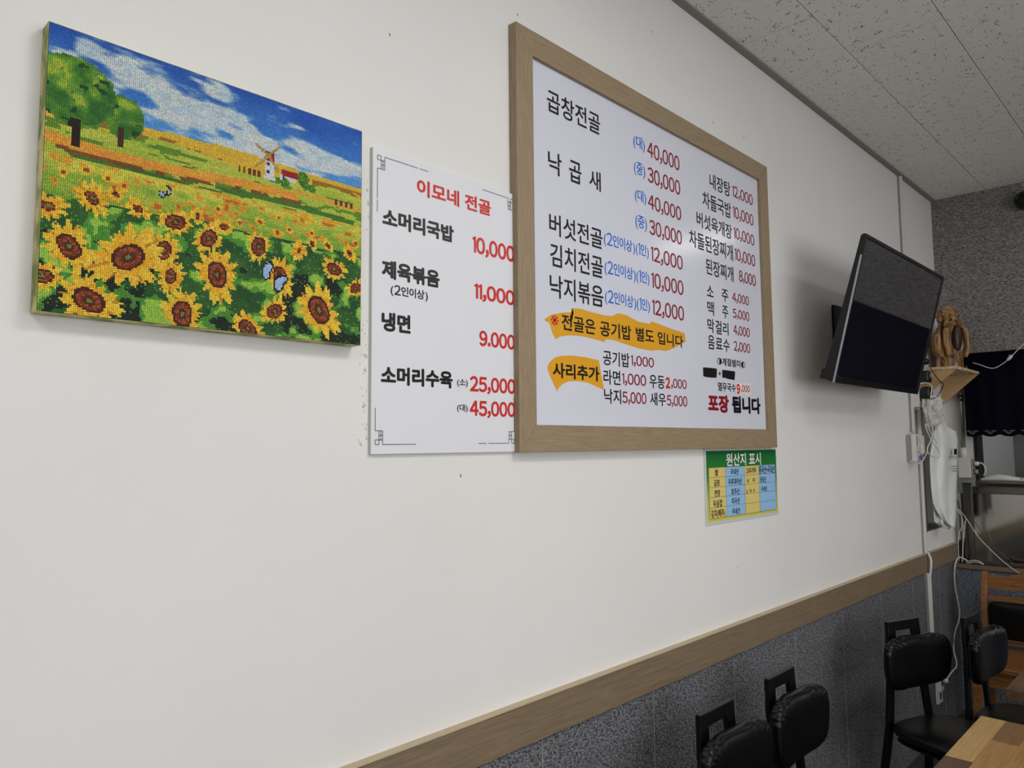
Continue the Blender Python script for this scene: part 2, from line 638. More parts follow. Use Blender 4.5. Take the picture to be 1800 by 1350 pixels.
far('bulkhead_panel', 4.61, 4.80, Y0, WALL_Y, 1.926, CEIL + 0.012, M_CLAD)
far('jamb', X1, X1 + 0.12, 1.026, WALL_Y, 1.236, 1.926, M_JAMB)
far('jamb_strip', X1 - 0.004, X1 + 0.12, 1.010, 1.026, 1.236, 1.926, M_BLACKPL)
far('lower_panel', 4.705, 4.80, Y0, WALL_Y, 0.0, 0.757, M_CLAD2)
far('ledge', 4.685, 4.83, Y0, WALL_Y - 0.001, 0.757, 0.778, M_RAIL, bevel=0.002)
far('end_pier', X1, X1 + 0.12, Y0, -1.6, 0.778, 1.926, M_JAMB)

# recess in the long wall
niche = empty('window_1', (NX0, WALL_Y, NZ0))
niche['kind'] = 'structure'


def nic(name, x0, x1, y0, y1, z0, z1, m_, bevel=0.0):
    return box(name, x0 - NX0, x1 - NX0, y0 - WALL_Y, y1 - WALL_Y, z0 - NZ0, z1 - NZ0, m_, niche, bevel)


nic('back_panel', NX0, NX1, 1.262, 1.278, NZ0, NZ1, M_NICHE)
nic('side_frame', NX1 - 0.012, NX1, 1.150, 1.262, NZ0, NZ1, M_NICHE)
nic('side_frame', NX0, NX0 + 0.010, 1.145, 1.262, NZ0, NZ1, M_STEELDARK)
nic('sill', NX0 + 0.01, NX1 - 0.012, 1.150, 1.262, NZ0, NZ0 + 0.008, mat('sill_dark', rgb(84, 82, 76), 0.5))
nic('pull_handle', 4.47, 4.482, 1.236, 1.262, 1.33, 1.42, M_WHITEPL, bevel=0.003)

# crumbs of filler along the left edge of the narrow poster
bm = bmesh.new()
rc = random.Random(4)
for i in range(46):
    big = rc.random() < .3
    cz = rc.choice([rc.uniform(1.44, 1.56), rc.uniform(1.60, 1.72), rc.uniform(1.44, 1.95)])
    cx_ = 0.803 - abs(rc.gauss(0, .010 if cz < 1.75 else .003))
    r_ = rc.uniform(.0015, .0045) if big else rc.uniform(.0008, .002)
    ring = [bm.verts.new((cx_ + r_ * rc.uniform(.6, 1.3) * math.cos(k), WALL_Y - .0001, cz + 1.5 * r_ * rc.uniform(.6, 1.3) * math.sin(k))) for k in np.arange(0, 6.2, .9)]
    top = bm.verts.new((cx_, WALL_Y - r_ * .9, cz))
    for k in range(len(ring)):
        bm.faces.new((ring[k], ring[(k + 1) % len(ring)], top))
o = obj('filler_crumbs', bm, mat('plaster_filler', rgb(214, 212, 202), 0.8), wall_left)
o['kind'] = 'stuff'

# unseen window added in the opposite wall; its glowing pane goes with the fill
sw = empty('added_fill_window', (0.9, Y0, 1.45))
sw['kind'] = 'structure'
box('pane', -1.8, 1.8, 0.004, 0.010, -0.75, 0.75, mat('fill_glow_pane', (1, 1, 1, 1), 0.3, emit=((0.95, 0.98, 1.0, 1), 1.6)), sw)
for a, b, c, d in ((-1.86, 1.86, -0.81, -0.75), (-1.86, 1.86, 0.75, 0.81), (-1.86, -1.80, -0.75, 0.75), (1.80, 1.86, -0.75, 0.75), (-0.62, -0.58, -0.75, 0.75), (0.58, 0.62, -0.75, 0.75)):
    box('frame_bar', a, b, 0.0005, 0.05, c, d, M_GREYPL, sw)

# ceiling light fittings
for i, (lx, ly, sx, sy, w) in enumerate(LAMPS):
    r = empty('ceiling_light', (lx, ly, CEIL))
    where = ['flat square white ceiling light over the tables by the boards', 'flat square white ceiling light nearest the front end wall, boards side',
             'flat square white ceiling light nearest the kitchen hatch', 'flat square white ceiling light on the far side row, middle',
             'flat square white ceiling light on the far side row, front end', 'narrow white ceiling light close before the kitchen hatch bulkhead'][i]
    tag(r, where, 'ceiling light', 'ceiling light panels')
    bm = bmesh.new()
    for a, b, c, d in ((-sx / 2, sx / 2, -sy / 2, -sy / 2 + .02), (-sx / 2, sx / 2, sy / 2 - .02, sy / 2), (-sx / 2, -sx / 2 + .02, -sy / 2 + .02, sy / 2 - .02), (sx / 2 - .02, sx / 2, -sy / 2 + .02, sy / 2 - .02)):
        add_box(bm, a, b, c, d, -0.025, -0.001)
    obj('frame', bm, M_LAMPF, r)
    box('diffuser', -sx / 2 + .02, sx / 2 - .02, -sy / 2 + .02, sy / 2 - .02, -0.018, -0.008, M_GLOW, r)

# ------------------------------------------------------------------ the bead picture
def vnoise(u, v, seed):
    r = np.random.RandomState(seed)
    g = r.rand(64, 64)
    iu, iv = np.floor(u).astype(int), np.floor(v).astype(int)
    fu, fv = u - iu, v - iv
    fu, fv = fu * fu * (3 - 2 * fu), fv * fv * (3 - 2 * fv)
    G = lambda a, b: g[a % 64, b % 64]
    return (G(iu, iv) * (1 - fu) + G(iu + 1, iv) * fu) * (1 - fv) + (G(iu, iv + 1) * (1 - fu) + G(iu + 1, iv + 1) * fu) * fv


def fbm(u, v, seed, o=3):
    s, a, t = 0, 1.0, 0
    for k in range(o):
        s = s + a * vnoise(u * 2 ** k, v * 2 ** k, seed + k)
        t += a
        a *= 0.5
    return s / t


FLOWERS = [(0.801, 0.532, 0.016, 0.006), (0.677, 0.497, 0.016, 0.006), (0.473, 0.521, 0.017, 0.007), (0.544, 0.557, 0.017, 0.007), (0.411, 0.566, 0.029, 0.01), (0.108, 0.558, 0.026, 0.01), (0.048, 0.513, 0.017, 0.006), (0.103, 0.487, 0.018, 0.007), (0.158, 0.498, 0.02, 0.007), (0.201, 0.514, 0.023, 0.007), (0.978, 0.537, 0.02, 0.008), (0.717, 0.542, 0.018, 0.007), (0.674, 0.565, 0.023, 0.008), (0.612, 0.535, 0.021, 0.008), (0.18, 0.551, 0.027, 0.01),
           (0.804, 0.579, 0.026, 0.011), (0.864, 0.574, 0.026, 0.011), (0.753, 0.622, 0.042, 0.010), (0.953, 0.587, 0.036, 0.014), (0.119, 0.582, 0.056, 0.021), (0.015, 0.641, 0.054, 0.018), (0.239, 0.586, 0.041, 0.014), (0.494, 0.584, 0.037, 0.015), (0.346, 0.608, 0.056, 0.031), (0.446, 0.645, 0.056, 0.031), (0.609, 0.638, 0.056, 0.033), (0.89, 0.674, 0.055, 0.03), (0.315, 0.724, 0.064, 0.029),
           (0.979, 0.743, 0.045, 0.025), (0.686, 0.746, 0.072, 0.034), (0.336, 0.817, 0.059, 0.023), (0.476, 0.783, 0.092, 0.042), (0.068, 0.768, 0.079, 0.037), (0.218, 0.772, 0.117, 0.048), (0.008, 0.883, 0.056, 0.027), (0.669, 0.897, 0.056, 0.031), (0.578, 0.983, 0.064, 0.033), (0.122, 0.946, 0.089, 0.043), (0.373, 0.955, 0.083, 0.041), (0.833, 0.866, 0.104, 0.052)]


def picture(nu, nv):
    """Colours of the bead picture, row 0 at the top (sRGB 0..1)."""
    U, V = np.meshgrid((np.arange(nu) + 0.5) / nu, (np.arange(nv) + 0.5) / nv)
    rs = np.random.RandomState(3)
    J = rs.rand(nv, nu)
    C = np.zeros((nv, nu, 3))

    def put(mask, col, a=1.0):
        col = np.array(col, float) / 255
        C[mask] = C[mask] * (1 - a) + col * a

    def mixc(c1, c2, t):
        t = np.clip(t, 0, 1)[..., None]
        return (np.array(c1) * (1 - t) + np.array(c2) * t) / 255

    # sky
    C[:] = mixc((36, 98, 196), (92, 168, 236), V / 0.27 + (fbm(U * 9, V * 14, 5) - .5) * .5)
    cl = 0.5 + 1.35 * (fbm(U * 7.5 + 1.3 * V, V * 20 - U * 2.6, 11, 4) - 0.5) + 0.34 * np.clip((V - 0.02) / 0.27, 0, 1) ** 1.3 - 0.15
    for cu, cv, ru, rv in ((0.085, 0.05, .045, .035), (0.21, 0.085, .06, .025), (0.33, 0.11, .10, .03), (0.47, 0.05, .06, .03), (0.44, 0.15, .10, .035), (0.60, 0.20, .10, .05), (0.76, 0.083, .05, .014), (0.84, 0.10, .03, .016), (0.92, 0.0, .09, .022), (0.99, 0.06, .05, .02), (0.80, 0.2, .10, .045), (0.93, 0.20, .09, .05), (0.30, 0.2, .08, .03), (0.02, 0.09, .05, .02), (0.70, 0.02, .05, .012)):
        cl = cl + 0.40 * np.exp(-(((U - cu) / ru) ** 2 + ((V - cv) / rv) ** 2))
    t = np.clip((cl - 0.53) / 0.20, 0, 1) * (0.72 + 0.5 * fbm(U * 30, V * 60, 8))
    t = np.clip(t, 0, 1)
    Cw = mixc((206, 226, 238), (234, 234, 228), fbm(U * 20, V * 30, 3))
    C = C * (1 - t[..., None]) + Cw * t[..., None]
    # golden far fields
    m = V > 0.268 + 0.006 * np.sin(U * 9)
    C[m] = mixc((246, 206, 66), (226, 190, 60), fbm(U * 12, V * 60, 21))[m]
    br = (fbm(U * 16, V * 70, 23) > 0.5) & (V > 0.292) & (V < 0.335) & ((U < 0.55) | (U > 0.8))
    put(br, (150, 96, 40), .75)
    # lime meadow
    edge = 0.325 + 0.014 * np.sin(U * 11 + 1.0) + 0.012 * (fbm(U * 9, U * 0, 31) - .5) * 2
    m = V > edge
    C[m] = mixc((166, 198, 58), (226, 220, 98), fbm(U * 8, V * 55, 33))[m]
    put((fbm(U * 10, V * 50, 35) > 0.62) & (V > edge) & (V < .48), (92, 142, 42), .8)
    # orange path running to the right
    pc = 0.400 + 0.012 * np.sin(U * 7)
    wd = 0.020 * (1 - 0.25 * U)
    m = (np.abs(V - pc) < wd) & (U < 0.74)
    C[m] = mixc((248, 190, 70), (238, 158, 56), fbm(U * 14, V * 70, 41))[m]
    put((np.abs(V - pc - wd - .006) < 0.007) & (U < .76) & (fbm(U * 15, V * 8, 43) > .45), (140, 66, 30), .85)
    put((np.abs(V - pc - wd - .024) < 0.012) & (fbm(U * 9, V * 30, 44) > .42), (62, 118, 42), .85)
    m = (np.abs(V - 0.368 - .03 * (U - .75)) < 0.012) & (U > 0.74)
    C[m] = mixc((238, 180, 66), (214, 190, 70), fbm(U * 14, V * 70, 46))[m]
    # flower meadow in the middle distance
    m = V > 0.455
    g = np.clip((V - 0.455) / 0.16, 0, 1)
    C[m] = (mixc((228, 220, 84), (118, 176, 56), g + (fbm(U * 22, V * 50, 51) - .5) * 1.1))[m]
    dots = fbm(U * 34, V * 44, 53, 2)
    put((dots > 0.60) & (V > 0.455) & (V < 0.62), (238, 172, 48), .9)
    put((dots > 0.74) & (V > 0.47) & (V < 0.62), (206, 112, 40), .9)
    # dense foliage
    edge2 = 0.585 + 0.03 * (fbm(U * 10, U * 0, 61) - .5) * 2 + 0.02 * np.abs(U - .5)
    m = V > edge2
    C[m] = mixc((30, 84, 40), (70, 128, 48), fbm(U * 20, V * 18, 63) * 1.4 - .3)[m]
    deep = (V > 0.72) & (fbm(U * 9, V * 8, 65) + (V - .72) * .7 > 0.56)
    put(deep, (14, 34, 24), .9)
    leaf = fbm(U * 17 + 3, V * 15, 67, 3)
    put((leaf > 0.56) & (V > edge2 + .01), (94, 168, 56), .9)
    put((leaf > 0.64) & (V > edge2 + .01), (178, 218, 84), .9)
    put((J > 0.93) & (V > edge2), (120, 176, 66), .6)
    # trees
    def crown(cu, cv, ru, rv, s):
        d = ((U - cu) / ru) ** 2 + ((V - cv) / rv) ** 2 + (fbm(U * 40, V * 40, s) - .5) * .5
        mk = d < 1
        C[mk] = mixc((50, 120, 44), (142, 190, 58), fbm(U * 26, V * 24, s + 3) * 2.2 - .55 + (cu - U) * 1.5)[mk]
        put(mk & (fbm(U * 26, V * 24, s + 3) > 0.66), (186, 200, 66), .8)
        put(mk & (fbm(U * 22, V * 26, s + 9) < 0.30), (22, 66, 40), .85)
        put(mk & (fbm(U * 30, V * 40, s + 12) < 0.2), (96, 60, 34), .7)
    crown(0.195, 0.262, 0.055, 0.082, 71)
    crown(0.068, 0.215, 0.108, 0.125, 81)
    put((np.abs(U - 0.073) < 0.009) & (V > 0.31) & (V < 0.412), (38, 22, 20))
    put((np.abs(U - 0.062 + (V - .32) * .2) < 0.006) & (V > 0.31) & (V < 0.35), (46, 26, 22))
    put((np.abs(U - 0.187) < 0.006) & (V > 0.30) & (V < 0.373), (80, 40, 30))
    # windmill, farm house, bushes, fences
    def seg(a, b, w, col):
        d = np.array(b) - np.array(a)
        L2 = (d[0] * .53) ** 2 + (d[1] * .4) ** 2
        tt = np.clip((((U - a[0]) * d[0] * .53 ** 2) + ((V - a[1]) * d[1] * .4 ** 2)) / L2, 0, 1)
        dd = np.hypot((U - a[0] - tt * d[0]) * .53, (V - a[1] - tt * d[1]) * .4)
        put(dd < w, col)
    put((np.abs(U - 0.642) < 0.014 + (V - .26) * .06) & (V > 0.262) & (V < 0.345), (226, 230, 240))
    put((np.abs(U - 0.638) < 0.005) & (np.abs(V - .283) < .007), (120, 34, 34))
    put((np.abs(U - 0.636) < 0.004) & (np.abs(V - .312) < .007), (90, 40, 50))
    put((np.abs(U - 0.643) < 0.017) & (V > 0.225) & (V < 0.264), (158, 34, 34))
    for q in ((0.592, 0.209), (0.673, 0.197), (0.592, 0.307), (0.672, 0.30)):
        seg((0.638, 0.245), q, 0.0022, (196, 160, 96))
    put((U > .68) & (U < .738) & (V > .305) & (V < .335), (226, 228, 236))
    put((U > .684) & (U < .75) & (V > .285) & (V < .311 + (U - .70) * .08), (172, 34, 36))
    put((np.abs(U - .692) < .004) & (V > .315) & (V < .335), (60, 30, 40))
    for cu, cv, r_ in ((.765, .303, .022), (.775, .33, .016), (.70, .345, .016), (.672, .34, .010), (.80, .335, .014)):
        mk = ((U - cu) / r_) ** 2 + ((V - cv) / (r_ * 1.35)) ** 2 + (fbm(U * 50, V * 50, 91) - .5) < 1
        C[mk] = mixc((46, 108, 40), (120, 172, 54), J * 1.2)[mk]
    for a in np.arange(0.54, 0.615, 0.0165):
        put((np.abs(U - a) < 0.0035) & (V > .322) & (V < .348), (120, 54, 30))
    for a in np.arange(0.895, 0.975, 0.021):
        put((np.abs(U - a) < 0.0035) & (V > .352) & (V < .378), (120, 54, 30))
    # sunflowers
    for i, (fu, fv, w, d) in enumerate(FLOWERS):
        R, D = w * .475, d * .475
        X, Y = (U - fu) * .517, (V - fv) * .4065
        r = np.hypot(X, Y)
        th = np.arctan2(Y, X)
        n = 11 if R > .02 else 7
        ph = rs.rand() * 6
        tri = np.abs(((th * n / (2 * PI) + ph) % 1) - .5) * 2
        tri2 = np.abs(((th * (n + 4) / (2 * PI) + ph * 1.7) % 1) - .5) * 2
        wob = 0.78 + 0.13 * np.sin(th * 2 + ph) + 0.09 * np.sin(th * 3 + 2 * ph)
        rr = R * (wob * (0.66 + 0.56 * np.maximum(tri, tri2 * .9)))
        mk = r < rr
        tt = np.clip(r / R, 0, 1)
        C[mk] = mixc((246, 174, 30), (255, 220, 66), tt + (fbm(U * 70, V * 70, 100 + i, 2) - .5) * 1.1)[mk]
        put(mk & (tri < .16) & (r > D * 1.3) & (R > .018), (196, 118, 30), .7)
        put(mk & (J > .95), (252, 226, 120), .8)
        if R > 0.012:
            dw = D * (0.92 + .16 * np.sin(th * 2 + ph))
            put(r < dw, (82, 26, 22))
            put(r < dw * .8, (142, 62, 30))
            put((r < dw * .8) & (J > .6), (176, 92, 48))
            put(r < dw * .42, (100, 40, 24))
            if R > .02:
                put(r < np.maximum(dw * .18, .0028), (122, 150, 52))
        else:
            put(r < D, (170, 84, 34))
    # two butterflies
    for bu, bv, s_, fl in ((0.312, 0.500, 1.0, 1), (0.672, 0.745, 1.75, -1)):
        def ell(du, dv, a, b, ang, col):
            x, y = (U - bu - du * s_) * .517, (V - bv - dv * s_) * .4065
            c, s = math.cos(ang), math.sin(ang)
            put(((x * c + y * s) / (a * s_)) ** 2 + ((-x * s + y * c) / (b * s_)) ** 2 < 1, col)
        if fl > 0:
            for g_, col in ((1.5, (24, 20, 30)), (1.0, (176, 206, 236))):
                ell(-.008, .012, .0042 * g_, .0034 * g_, .6, col)
                ell(.012, -.002, .0026 * g_, .0044 * g_, .3, col)
            ell(.010, -.022, .0022, .003, 0, (40, 26, 30))
        else:
            for g_, col in ((1.35, (20, 24, 34)), (1.0, (172, 206, 240))):
                ell(-.018, -.012, .0062 * g_, .0036 * g_, -.9, col)
                ell(-.020, .004, .0036 * g_, .0034 * g_, 0, col)
                ell(.006, .020, .0040 * g_, .0070 * g_, .2, col)
                ell(.014, .008, .0046 * g_, .0028 * g_, -.5, col)
    C = np.clip(C * (0.93 + 0.12 * J[..., None]), 0, 1)
    return C


PX0, PX1, PZ0, PZ1, PY = 0.261, 0.766, 1.632, 2.029, 1.1215
painting = empty('bead_picture', (PX0, WALL_Y, PZ0))
tag(painting, 'unframed canvas picture of a sunflower field with windmill and butterflies, made of coloured beads', 'picture')


def bead_mesh(nu, nv):
    C = picture(nu, nv)
    cw, ch = (PX1 - PX0) / nu, (PZ1 - PZ0) / nv
    I, J = np.meshgrid(np.arange(nu), np.arange(nv))
    cx = (I + .5) * cw
    cz = (nv - 1 - J + .5) * ch
    n = nu * nv
    hb, ht, h = 0.485, 0.27, 0.0013
    co = np.zeros((n, 8, 3), np.float32)
    q = np.array([(-1, -1), (1, -1), (1, 1), (-1, 1)], float)
    rs = np.random.RandomState(9)
    jx, jz = (rs.rand(n) - .5) * .10 * cw, (rs.rand(n) - .5) * .10 * ch
    for k in range(4):
        co[:, k, 0] = cx.ravel() + q[k, 0] * hb * cw + jx
        co[:, k, 2] = cz.ravel() + q[k, 1] * hb * ch + jz
        co[:, k, 1] = 0
        co[:, 4 + k, 0] = cx.ravel() + q[k, 0] * ht * cw + jx
        co[:, 4 + k, 2] = cz.ravel() + q[k, 1] * ht * ch + jz
        co[:, 4 + k, 1] = -h
    f = np.array([(4, 5, 6, 7), (0, 1, 5, 4), (1, 2, 6, 5), (2, 3, 7, 6), (3, 0, 4, 7)])
    faces = (f[None] + (np.arange(n) * 8)[:, None, None]).reshape(-1)
    me = bpy.data.meshes.new('beads')
    me.vertices.add(n * 8)
    me.vertices.foreach_set('co', co.reshape(-1))
    me.loops.add(n * 20)
    me.loops.foreach_set('vertex_index', faces.astype(np.int32))
    me.polygons.add(n * 5)
    me.polygons.foreach_set('loop_start', (np.arange(n * 5) * 4).astype(np.int32))
    me.update(calc_edges=True)
    me.validate()
    Cl = np.where(C <= 0.04045, C / 12.92, ((C + 0.055) / 1.055) ** 2.4).reshape(n, 3)
    rgba = np.ones((n, 20, 4), np.float32)
    rgba[:, :, :3] = Cl[:, None, :]
    a = me.color_attributes.new('bead_colour', 'FLOAT_COLOR', 'CORNER')
    a.data.foreach_set('color', rgba.reshape(-1))
    return me


mb = mat('resin_beads', (1, 1, 1, 1), 0.3, spec=0.5)
an = mb.node_tree.nodes.new('ShaderNodeAttribute')
an.attribute_name = 'bead_colour'
mb.node_tree.links.new(an.outputs['Color'], mb.node_tree.nodes['Principled BSDF'].inputs['Base Color'])
beads = obj('beads', bead_mesh(190, 150), mb, painting)
beads.location = (0, PY - WALL_Y, 0)
beads['kind'] = 'stuff'
canvas_m = mat('printed_canvas_edge', rgb(128, 140, 70), 0.7, var=(26, rgb(214, 202, 140), 0.42, 0.58))
box('canvas', -0.001, PX1 - PX0 + 0.001, PY - WALL_Y, -0.0005, -0.001, PZ1 - PZ0 + 0.001, canvas_m, painting)
box('canvas_ground', -0.0005, PX1 - PX0 + .0005, PY - WALL_Y - 0.0002, PY - WALL_Y + 0.001, -0.0005, PZ1 - PZ0 + .0005, mat('dark_canvas', rgb(40, 44, 40), 0.8), painting)

# ------------------------------------------------------------------ lettering
MENU_TEXT= [
 ('이모네 전골',0.9119,1.9501,1.1187,1.9845,0.034,'R'),
 ('소머리국밥',0.8284,1.8698,1.0099,1.9055,0.046,'K'),
 ('10,000',1.0629,1.8559,1.1923,1.8972,0.034,'R'),
 ('제육볶음',0.8277,1.7687,0.9713,1.8049,0.046,'K'),
 ('(2인이상)',0.8485,1.7366,0.9404,1.7596,0.02,'K'),
 ('11,000',1.0675,1.7572,1.1917,1.7953,0.034,'R'),
 ('냉면',0.8279,1.6671,0.897,1.7041,0.046,'K'),
 ('9.000',1.0816,1.6611,1.1914,1.695,0.034,'R'),
 ('소머리수육',0.827,1.5659,1.0061,1.6014,0.046,'K'),
 ('(소)',1.0179,1.5702,1.0478,1.5874,0.02,'K'),
 ('25,000',1.0538,1.5585,1.1913,1.5957,0.034,'R'),
 ('(대)',1.0177,1.5182,1.0475,1.535,0.02,'K'),
 ('45,000',1.0528,1.5074,1.1906,1.5443,0.034,'R'),
]
BOARD_TEXT= [
 ('곱창전골',1.3036,2.2506,1.5127,2.3062,0.012,'K'),
 ('낙',1.3049,2.098,1.355,2.1537,0.012,'K'),
 ('곱',1.3835,2.0975,1.4316,2.1526,0.012,'K'),
 ('새',1.4631,2.0996,1.5112,2.1503,0.012,'K'),
 ('(대)',1.6628,2.2613,1.7188,2.3024,0.008,'B'),
 ('40,000',1.7304,2.2521,1.9003,2.3021,0.012,'D'),
 ('(중)',1.6633,2.1855,1.7171,2.227,0.008,'B'),
 ('30,000',1.7295,2.1779,1.9006,2.2279,0.012,'D'),
 ('(대)',1.665,2.1106,1.7188,2.1497,0.008,'B'),
 ('40,000',1.7282,2.1019,1.9021,2.1489,0.012,'D'),
 ('(중)',1.6642,2.0353,1.7192,2.0765,0.008,'B'),
 ('30,000',1.7316,2.0284,1.9023,2.0767,0.012,'D'),
 ('버섯전골',1.306,1.9482,1.5137,2.0012,0.012,'K'),
 ('(2인이상)(1인)',1.5201,1.9598,1.7253,1.9991,0.008,'B'),
 ('12,000',1.7362,1.9533,1.9032,2.0012,0.012,'D'),
 ('김치전골',1.3082,1.8722,1.5132,1.9287,0.012,'K'),
 ('(2인이상)(1인)',1.5209,1.884,1.7256,1.9239,0.008,'B'),
 ('10,000',1.7359,1.8776,1.9033,1.9268,0.012,'D'),
 ('낙지볶음',1.3052,1.7974,1.5128,1.8523,0.012,'K'),
 ('(2인이상)(1인)',1.5203,1.8077,1.7245,1.8475,0.008,'B'),
 ('12,000',1.7362,1.8018,1.9025,1.8505,0.012,'D'),
 ('※',1.3074,1.7303,1.3354,1.7558,0.006,'R'),
 ('전골은',1.3466,1.7237,1.4773,1.7623,0.02,'K'),
 ('공기밥',1.4962,1.7239,1.6322,1.763,0.02,'K'),
 ('별도',1.6536,1.7264,1.7415,1.764,0.02,'K'),
 ('입니다',1.7595,1.7269,1.8931,1.7627,0.02,'K'),
 ('사리추가',1.3117,1.6067,1.4904,1.6434,0.03,'K'),
 ('공기밥',1.5066,1.6507,1.6219,1.6889,0.012,'K'),
 ('1,000',1.6287,1.6551,1.7378,1.686,0.012,'D'),
 ('라면',1.5072,1.6016,1.5795,1.6395,0.012,'K'),
 ('1,000',1.5874,1.6022,1.6977,1.6356,0.012,'D'),
 ('우동',1.7139,1.6022,1.7892,1.6388,0.012,'K'),
 ('2',1.7944,1.6053,1.8174,1.6369,0.045,'R'),
 (',000',1.822,1.6043,1.9057,1.6348,0.012,'D'),
 ('낙지',1.5087,1.5531,1.5814,1.5908,0.012,'K'),
 ('5,000',1.587,1.5528,1.6972,1.5872,0.012,'D'),
 ('새우',1.7153,1.5545,1.7932,1.5907,0.012,'K'),
 ('5,000',1.7988,1.5528,1.9069,1.587,0.012,'D'),
 ('내장탕',2.0778,2.252,2.2118,2.3015,0.012,'K'),
 ('12,000',2.2257,2.2556,2.3707,2.2991,0.012,'D'),
 ('차돌국밥',2.0309,2.1798,2.2114,2.2316,0.012,'K'),
 ('10,000',2.226,2.184,2.3701,2.2288,0.012,'D'),
 ('버섯육개장',1.9908,2.1106,2.2129,2.1593,0.012,'K'),
 ('10,000',2.2268,2.1148,2.3717,2.158,0.012,'D'),
 ('차돌된장찌개',1.9442,2.0403,2.2157,2.0927,0.012,'K'),
 ('10,000',2.229,2.0426,2.373,2.088,0.012,'D'),
 ('된장찌개',2.0372,1.9702,2.214,2.0206,0.012,'K'),
 ('8,000',2.2528,1.9751,2.372,2.0188,0.012,'D'),
 ('소',2.0391,1.9021,2.0801,1.9372,0.012,'K'),
 ('주',2.1315,1.8992,2.1747,1.9383,0.012,'K'),
 ('4,000',2.2012,1.9029,2.316,1.9373,0.012,'D'),
 ('맥',2.0389,1.8437,2.08,1.8872,0.012,'K'),
 ('주',2.1323,1.8457,2.1712,1.8849,0.012,'K'),
 ('5,000',2.202,1.8497,2.3154,1.8843,0.012,'D'),
 ('막',2.0374,1.7895,2.0784,1.8326,0.012,'K'),
 ('걸',2.0868,1.7899,2.125,1.8326,0.012,'K'),
 ('리',2.1336,1.7914,2.1688,1.8315,0.012,'K'),
 ('4,000',2.2014,1.7957,2.314,1.8308,0.012,'D'),
 ('음',2.0372,1.7379,2.077,1.7816,0.012,'K'),
 ('료',2.0851,1.7422,2.1261,1.7772,0.012,'K'),
 ('수',2.132,1.7381,2.1725,1.7788,0.012,'K'),
 ('2,000',2.2009,1.7422,2.3134,1.778,0.012,'D'),
 ('◑계절별미◐',2.0901,1.6926,2.2745,1.7173,0.02,'K'),
 ('+',2.0954,1.6594,2.1108,1.6729,0.03,'K'),
 ('열무국수',2.0892,1.6117,2.2037,1.6394,0.02,'K'),
 ('9',2.2106,1.6076,2.2327,1.6401,0.05,'R'),
 (',000',2.2387,1.6127,2.3004,1.638,0.012,'D'),
 ('포장',2.026,1.5441,2.1559,1.5996,0.05,'D'),
 ('됩니다',2.1754,1.5451,2.3738,1.6002,0.05,'K'),
]
SIGN_TEXT= [
 ('원산지 표시',2.1463,1.3763,2.3871,1.4189,0.045,'K'),
 ('원산지 표시',2.1477,1.3771,2.3856,1.4182,0.02,'W'),
 ('쌀',2.0747,1.3501,2.095,1.3708,0.022,'K'),
 ('국내산',2.1727,1.3503,2.2279,1.3693,0.022,'K'),
 ('고추가루',2.2778,1.3498,2.3483,1.3698,0.022,'K'),
 ('중국산+국내산',2.3692,1.3463,2.4878,1.3731,0.022,'K'),
 ('곱창',2.0675,1.3186,2.1032,1.3391,0.022,'K'),
 ('우루과아산',2.1565,1.3181,2.2463,1.339,0.022,'K'),
 ('낙',2.2805,1.3181,2.2961,1.3343,0.022,'K'),
 ('지',2.3205,1.3214,2.3367,1.3349,0.022,'K'),
 ('중국산',2.3768,1.3165,2.4182,1.3372,0.022,'K'),
 ('깐양',2.0689,1.2875,2.1033,1.3079,0.022,'K'),
 ('호주산',2.1743,1.2868,2.2293,1.3075,0.022,'K'),
 ('오',2.2742,1.2867,2.2846,1.2992,0.022,'K'),
 ('미',2.2994,1.2876,2.3092,1.3002,0.022,'K'),
 ('자',2.3226,1.2877,2.3341,1.3005,0.022,'K'),
 ('국내산',2.3799,1.2875,2.4241,1.305,0.022,'K'),
 ('우삼겹',2.0584,1.2554,2.1136,1.2777,0.022,'K'),
 ('미국산',2.1758,1.2573,2.2287,1.2777,0.022,'K'),
 ('김치(배추)',2.0455,1.2214,2.1307,1.249,0.022,'K'),
 ('국내산',2.1751,1.2262,2.228,1.246,0.022,'K'),
]
BLOB_LONG = [(1.2828, 1.7397), (1.2971, 1.7481), (1.31, 1.7548), (1.3493, 1.7647), (1.3925, 1.7715), (1.3862, 1.7805), (1.4205, 1.7831), (1.4661, 1.7798), (1.5194, 1.7782), (1.5501, 1.7808), (1.5754, 1.791), (1.6138, 1.7903), (1.6398, 1.7849), (1.6663, 1.7791), (1.7212, 1.7794), (1.7321, 1.7874), (1.7931, 1.7813), (1.8529, 1.7753), (1.9034, 1.7722), (1.9068, 1.7472), (1.882, 1.7385), (1.8427, 1.7225), (1.8009, 1.7107), (1.768, 1.7111), (1.7251, 1.705), (1.6634, 1.7067), (1.6109, 1.7116), (1.5481, 1.7189), (1.5205, 1.717), (1.5143, 1.709), (1.4643, 1.7137), (1.4188, 1.7153), (1.3748, 1.7126), (1.3427, 1.7067), (1.3243, 1.698), (1.3117, 1.7131), (1.3029, 1.7342)]
BLOB_SHORT = [(1.2931, 1.6274), (1.2954, 1.6342), (1.3016, 1.6417), (1.3162, 1.6517), (1.3309, 1.6574), (1.342, 1.6597), (1.3797, 1.664), (1.4303, 1.6643), (1.4891, 1.6608), (1.4992, 1.6236), (1.509, 1.587), (1.485, 1.5922), (1.4445, 1.6014), (1.4051, 1.6035), (1.3706, 1.6011), (1.348, 1.5938), (1.333, 1.5834), (1.3266, 1.5753), (1.315, 1.5908), (1.301, 1.6114)]
